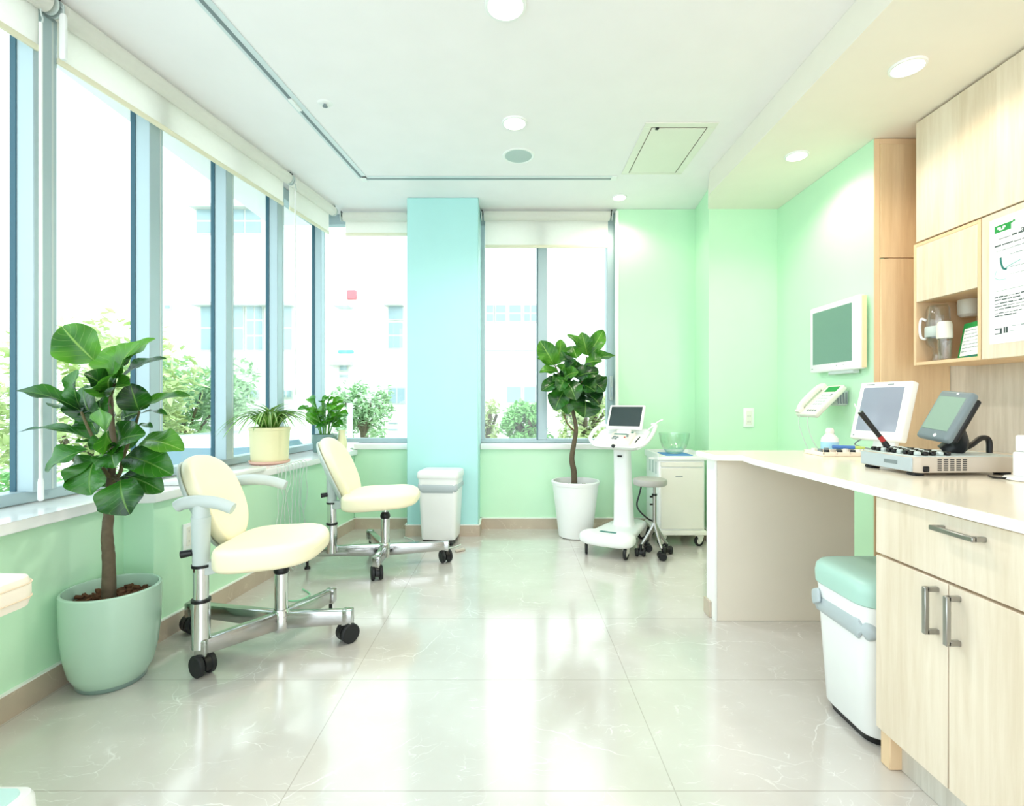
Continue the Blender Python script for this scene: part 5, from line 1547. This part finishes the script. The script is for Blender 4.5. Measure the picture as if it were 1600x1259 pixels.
# ================================================================== THINGS ON THE COUNTER
BO = Vector((1.508, 2.43, ZT))
t = thing('sanitiser_bottle', 'small white bottle with a pale blue label at the back of the counter', 'bottle', BO[:])
obj('bottle_body', lathe(nb(), [(0, 0), (.034, 0), (.037, .004), (.037, .05), (.034, .066), (.020, .082), (.015, .088)], BO, n=36), M_['white'], t)
obj('blue_label', lathe(nb(), [(.0372, .014), (.0376, .015), (.0376, .046), (.0372, .047)], BO, n=36), M_['label'], t)
obj('cap', lathe(nb(), [(0.0, .086), (.016, .086), (.018, .09), (.018, .104), (.012, .112), (0, .113)], BO, n=28), M_['offwhite'], t)

TX0, TX1, TY0, TY1 = 1.345, 1.575, 2.21, 2.36
t = thing('instrument_tray', 'low cream tray of small items beside the grey recorder', 'tray', ((TX0 + TX1) / 2, (TY0 + TY1) / 2, ZT))
k = nb(); box(k, TX0, TX1, TY0, TY1, ZT, ZT + .010, .004, 2)
box(k, TX0, TX1, TY0, TY0 + .006, ZT + .006, ZT + .018, .002, 1); box(k, TX0, TX1, TY1 - .006, TY1, ZT + .006, ZT + .018, .002, 1); box(k, TX0, TX0 + .006, TY0, TY1, ZT + .006, ZT + .018, .002, 1); box(k, TX1 - .006, TX1, TY0, TY1, ZT + .006, ZT + .018, .002, 1)
for q in range(1, 4): box(k, TX0 + q * .057, TX0 + q * .057 + .003, TY0, TY1, ZT + .006, ZT + .016)
obj('tray_shell', k, M_['ivory'], t)
rn = random.Random(6)
cols = ['black', 'grey', 'offwhite', 'black', 'tan', 'grey', 'black', 'offwhite', 'grey', 'black', 'white', 'tan']
i = 0
for cx_ in range(4):
    for cy_ in range(3):
        x_, y_ = TX0 + .03 + cx_ * .057, TY0 + .027 + cy_ * .048
        tag(obj('small_fitting', cyl(nb(), (x_, y_, ZT + .0102), (x_, y_, ZT + .024 + .004 * rn.random()), .012, .010, n=16), M_[cols[i]], loc=(x_, y_, ZT + .01)), 'small round fitting lying in the cream instrument tray', 'fitting', 'fittings in the instrument tray')
        i += 1
k = nb(); cyl(k, (1.46, 2.335, ZT + .031), (1.54, 2.30, ZT + .031), .008, n=14)
pn_ = obj('pen_body', k, plain('blue pen', srgb(70, 120, 190), .35), None, loc=(1.50, 2.32, ZT + .023)); tag(pn_, 'blue pen lying across the instrument tray', 'pen')
k = nb(); cyl(k, (1.54, 2.30, ZT + .031), (1.575, 2.285, ZT + .031), .0075, .005, n=14); obj('pen_cap', k, plain('lime cap', srgb(196, 214, 110), .4), pn_)

# desktop monitor
A_, B_ = Vector((1.622, 2.46, 0)), Vector((1.682, 2.215, 0))
dw = (B_ - A_).normalized(); lean = 15
nrm = Vector((dw.y, -dw.x, 0)) ; nrm = nrm if nrm.x < 0 else -nrm
up = Vector((-nrm.x, -nrm.y, 0)) * math.sin(math.radians(lean)) + Vector((0, 0, 1)) * math.cos(math.radians(lean))
W_ = (B_ - A_).length; H_ = .275
MD = basis(A_ + Vector((0, 0, .832)), dw, up, dw.cross(up))
if (MD.to_3x3() @ Vector((0, 0, 1))).dot(nrm) < 0: MD = basis(A_ + Vector((0, 0, .832)), dw, up, nrm)
t = thing('desktop_monitor', 'white flat desktop monitor tilted back at the rear of the counter', 'monitor', ((A_ + B_) / 2 + Vector((0, 0, ZT)))[:])
obj('monitor_case', box(nb(), 0, W_, 0, H_, -.036, .004, .008, 3, M=MD), M_['white'], t)
obj('display', box(nb(), .026, W_ - .030, .040, H_ - .028, .002, .0052, M=MD), M_['litscreen'], t)
k = nb(); box(k, .035, .075, H_ - .016, H_ - .011, .0035, .0048, M=MD); box(k, .14, .17, H_ - .016, H_ - .012, .0035, .0048, M=MD); box(k, .018, .024, .014, .02, .0035, .0048, M=MD)
obj('front_marks', k, M_['grey'], t)
k = nb(); box(k, .09, .20, -.038, .12, -.062, -.034, .01, 2, M=MD); obj('stand_neck', k, M_['white'], t)
mc = (A_ + B_) / 2 - nrm * .05
obj('stand_foot', loft(nb(), [(ZT, .085, .10, .05), (ZT + .008, .085, .10, .05), (ZT + .016, .07, .085, .05)], M=T(mc.x, mc.y, 0)), M_['white'], t)
k = nb(); tube(k, [MD @ Vector((.05, .005, -.02)), MD @ Vector((.03, -.03, -.01)), Vector((1.60, 2.20, ZT + .02)), Vector((1.56, 2.06, ZT + .005)), Vector((1.52, 1.93, ZT + .005))], .003, 8); obj('cable', k, M_['grey'], t)

# grey recorder with keyboard and tilted tablet
R0, R1, Q0, Q1 = 1.272, 1.628, 1.610, 1.865
t = thing('recorder', 'grey medical recorder with a black keyboard and a tilted screen', 'recorder', ((R0 + R1) / 2, (Q0 + Q1) / 2, ZT))
k = nb(); prism(k, [(R0, Q1), (R0, Q0 + .012), (R0 + .014, Q0), (R1 - .01, Q0 + .02), (R1, Q0 + .03), (R1, Q1)], ZT + .010, ZT + .060, .005, 2)
obj('housing', k, M_['tan'], t)
obj('left_panel', box(nb(), R0 - .004, R0 + .004, Q0 + .016, Q1 - .002, ZT + .012, ZT + .057, .002, 1), M_['bluegrey'], t)
obj('top_panel', prism(nb(), [(R0 + .004, Q1 - .004), (R0 + .004, Q0 + .02), (R0 + .02, Q0 + .008), (R1 - .02, Q0 + .028), (R1 - .01, Q1 - .004)], ZT + .058, ZT + .0625, .002, 1), M_['palegrey'], t)
obj('badge', box(nb(), R0 - .0055, R0 - .003, Q0 + .075, Q0 + .135, ZT + .03, ZT + .042, .001, 1), M_['grey'], t)
for x, y in ((R0 + .02, Q0 + .03), (R0 + .02, Q1 - .03), (R1 - .04, Q0 + .05), (R1 - .04, Q1 - .03)):
    obj('rubber_foot', box(nb(), x - .018, x + .018, y - .016, y + .016, ZT, ZT + .0105, .003, 1), M_['rubber'], t)
dirx = Vector((R1 - .01 - (R0 + .014), .02, 0)).normalized()
MF = basis((R0 + .014, Q0 - .0004, ZT + .01), dirx, Vector((0, 0, 1)), dirx.cross(Vector((0, 0, 1))))
k = nb(); box(k, .006, .026, .004, .022, -.001, .003, .003, 1, M=MF); obj('front_knob', k, M_['black'], t)
k = nb()
for i in range(5):
    for j in range(6): box(k, .055 + i * .021, .068 + i * .021, .008 + j * .0065, .0115 + j * .0065, -.001, .0012, M=MF)
obj('vent_slots', k, M_['black'], t)
k = nb(); g_ = nb()
for i in range(5):
    for j in range(9):
        x_, y_ = R0 + .028 + i * .024, Q0 + .032 + j * .0245
        box(k if (i + j) % 3 else g_, x_ - .008, x_ + .008, y_ - .008, y_ + .008, ZT + .062, ZT + .0755, .003, 1)
obj('keyboard', k, M_['black'], t); obj('pale_keys', g_, M_['palegrey'], t)
# tablet screen
b0 = Vector((1.415, 1.80, .885)); wv = Vector((-.002, -.130, -.012)); uv_ = Vector((.080, .012, .163))
wx = wv.normalized(); uy = (uv_ - wx * uv_.dot(wx)).normalized(); nz_ = wx.cross(uy); nz_ = nz_ if nz_.x < 0 else -nz_
MT = basis(b0, wx, uy, nz_)
Wt, Ht = wv.length, uv_.length
k = nb(); box(k, 0, Wt, 0, Ht, -.028, .002, .012, 3, M=MT); ts = obj('tablet_case', k, M_['grey'], t)
k = nb(); box(k, .013, Wt - .013, .035, Ht - .024, .0, .0035, .001, 1, M=MT); obj('tablet_display', k, M_['lcd'], ts)
k = nb(); cyl(k, MT @ Vector((Wt * .6, Ht - .012, .001)), MT @ Vector((Wt * .6, Ht - .012, .0035)), .004, n=14); obj('tablet_light', k, M_['white'], ts)
k = nb(); cyl(k, MT @ Vector((Wt * .62, .016, .001)), MT @ Vector((Wt * .62, .016, .0035)), .006, n=16); obj('tablet_button', k, M_['white'], ts)
k = nb(); box(k, .01, Wt - .006, .012, Ht - .012, -.048, -.026, .008, 2, M=MT); obj('tablet_back', k, M_['black'], ts)
k = nb(); q = MT @ Vector((Wt * .5, Ht * .42, -.045))
tube(k, [q, q + Vector((.02, 0, -.06)), Vector((1.50, 1.75, ZT + .075)), Vector((1.49, 1.76, ZT + .060))], .036, 12, flat=.6)
tube(k, [Vector((1.49, 1.73, ZT + .068)), Vector((1.545, 1.73, ZT + .085)), Vector((1.59, 1.735, ZT + .112)), Vector((1.615, 1.735, ZT + .105)), Vector((1.618, 1.735, ZT + .062))], .009, 10)
obj('screen_arm', k, M_['black'], ts)
k = nb(); tube(k, [Vector((R1 - .002, Q0 + .06, ZT + .02)), Vector((R1 + .02, Q0 + .03, ZT + .02)), Vector((R1 + .05, Q0 + .01, ZT + .006)), Vector((R1 + .11, Q0 + .05, ZT + .006))], .0045, 8); obj('power_cord', k, M_['black'], t)
# probe standing in the recorder
p0, p1 = Vector((1.312, 1.79, ZT + .0805)), Vector((1.224, 1.80, .968))
t = thing('probe_wand', 'black probe wand with a red band leaning over the recorder keyboard', 'wand', p0[:])
k = nb(); cyl(k, p0.lerp(p1, .28), p0.lerp(p1, 1.0), .0075, .009, n=16); obj('wand_grip', k, M_['black'], t)
k = nb(); cyl(k, p0.lerp(p1, .14), p0.lerp(p1, .285), .0085, .0085, n=16); obj('red_band', k, M_['red'], t)
k = nb(); cyl(k, p0 - Vector((0, 0, .0035)), p0.lerp(p1, .145), .011, .0085, n=16); obj('wand_socket', k, M_['black'], t)
k = nb(); tube(k, [p1, p1 + Vector((-.012, 0, .012)), p1 + Vector((-.02, 0, .03))], .002, 6); obj('wand_tip', k, M_['white'], t)

# white charger block at the picture edge
t = thing('charger_stand', 'white charger block on an oval foot at the right picture edge', 'charger', (1.535, 1.52, ZT))
obj('foot', lathe(nb(), [(0, 0), (.06, 0), (.066, .004), (.062, .010), (.04, .012), (0, .012)], (1.545, 1.52, ZT), n=40), M_['white'], t)
obj('block', box(nb(), 1.513, 1.575, 1.49, 1.55, ZT + .011, ZT + .085, .006, 2), M_['white'], t)
obj('upper_block', box(nb(), 1.517, 1.572, 1.494, 1.546, ZT + .085, ZT + .135, .006, 2), M_['white'], t)
k = nb(); tube(k, [(1.49, 1.53, ZT + .006), (1.47, 1.56, ZT + .004), (1.49, 1.60, ZT + .004)], .003, 8); obj('charger_cord', k, M_['black'], t)

# big bin under the counter
BC = Vector((1.205, 1.60, 0))
t = thing('waste_bin', 'white kitchen bin with a mint lid tucked under the counter', 'bin', BC[:])
obj('bin_body', loft(nb(), [(.022, .165, .118, .05), (.03, .170, .122, .052), (.40, .192, .140, .06), (.408, .193, .141, .06)], M=T(BC), n=10), M_['white'], t)
obj('base_plate', loft(nb(), [(0, .155, .110, .045), (.02, .160, .114, .047), (.023, .166, .119, .05)], M=T(BC), n=10), M_['black'], t)
obj('bin_lid', loft(nb(), [(.409, .194, .142, .06), (.413, .198, .146, .064), (.445, .200, .148, .066), (.468, .197, .145, .066), (.480, .188, .136, .062), (.487, .168, .116, .056), (.490, .12, .08, .05)], M=T(BC), n=10), M_['mintlid'], t)
b = bag_loop(.188, .137, .058, .345, .012, 10); b.transform(T(BC)); k = b
puff(k, .008, .022, .045, M=T(BC.x - .198, BC.y + .095, .362) @ Rx(-30) @ Ry(12))
obj('bin_liner', k, M_['bag'], t)
# ================================================================== LIGHT AND CAMERA
wd = bpy.data.worlds.new('sky'); S.world = wd; wd.use_nodes = True
bg = wd.node_tree.nodes['Background']
tc = node(wd.node_tree, 'ShaderNodeTexCoord')
sp = node(wd.node_tree, 'ShaderNodeSeparateXYZ'); wd.node_tree.links.new(tc.outputs['Generated'], sp.inputs[0])
rp = node(wd.node_tree, 'ShaderNodeValToRGB')
rp.color_ramp.elements[0].position = 0.0; rp.color_ramp.elements[0].color = (0.88, 0.965, 1, 1)
rp.color_ramp.elements[1].position = 1.0; rp.color_ramp.elements[1].color = (0.76, 0.90, 1, 1)
wd.node_tree.links.new(sp.outputs[2], rp.inputs[0]); wd.node_tree.links.new(rp.outputs[0], bg.inputs[0])
bg.inputs[1].default_value = 2.7

cam = bpy.data.cameras.new('camera')
cam.sensor_width = 36; cam.lens = 18.0; cam.clip_start = 0.05; cam.clip_end = 200
co = bpy.data.objects.new('camera', cam)
COL.objects.link(co)
co.location = (0, 0, EYE); co.rotation_euler = (PI / 2, 0, 0)
S.camera = co
S.view_settings.view_transform = 'Standard'
S.view_settings.look = 'None'
S.view_settings.gamma = 1.0
S.view_settings.use_curve_mapping = False
S.view_settings.exposure = 0.36
S.cycles.use_denoising = True
S.cycles.max_bounces = 10
S.cycles.diffuse_bounces = 6
S.cycles.transparent_max_bounces = 16
S.cycles.sample_clamp_indirect = 6.0
S.cycles.caustics_reflective = False
S.cycles.caustics_refractive = False
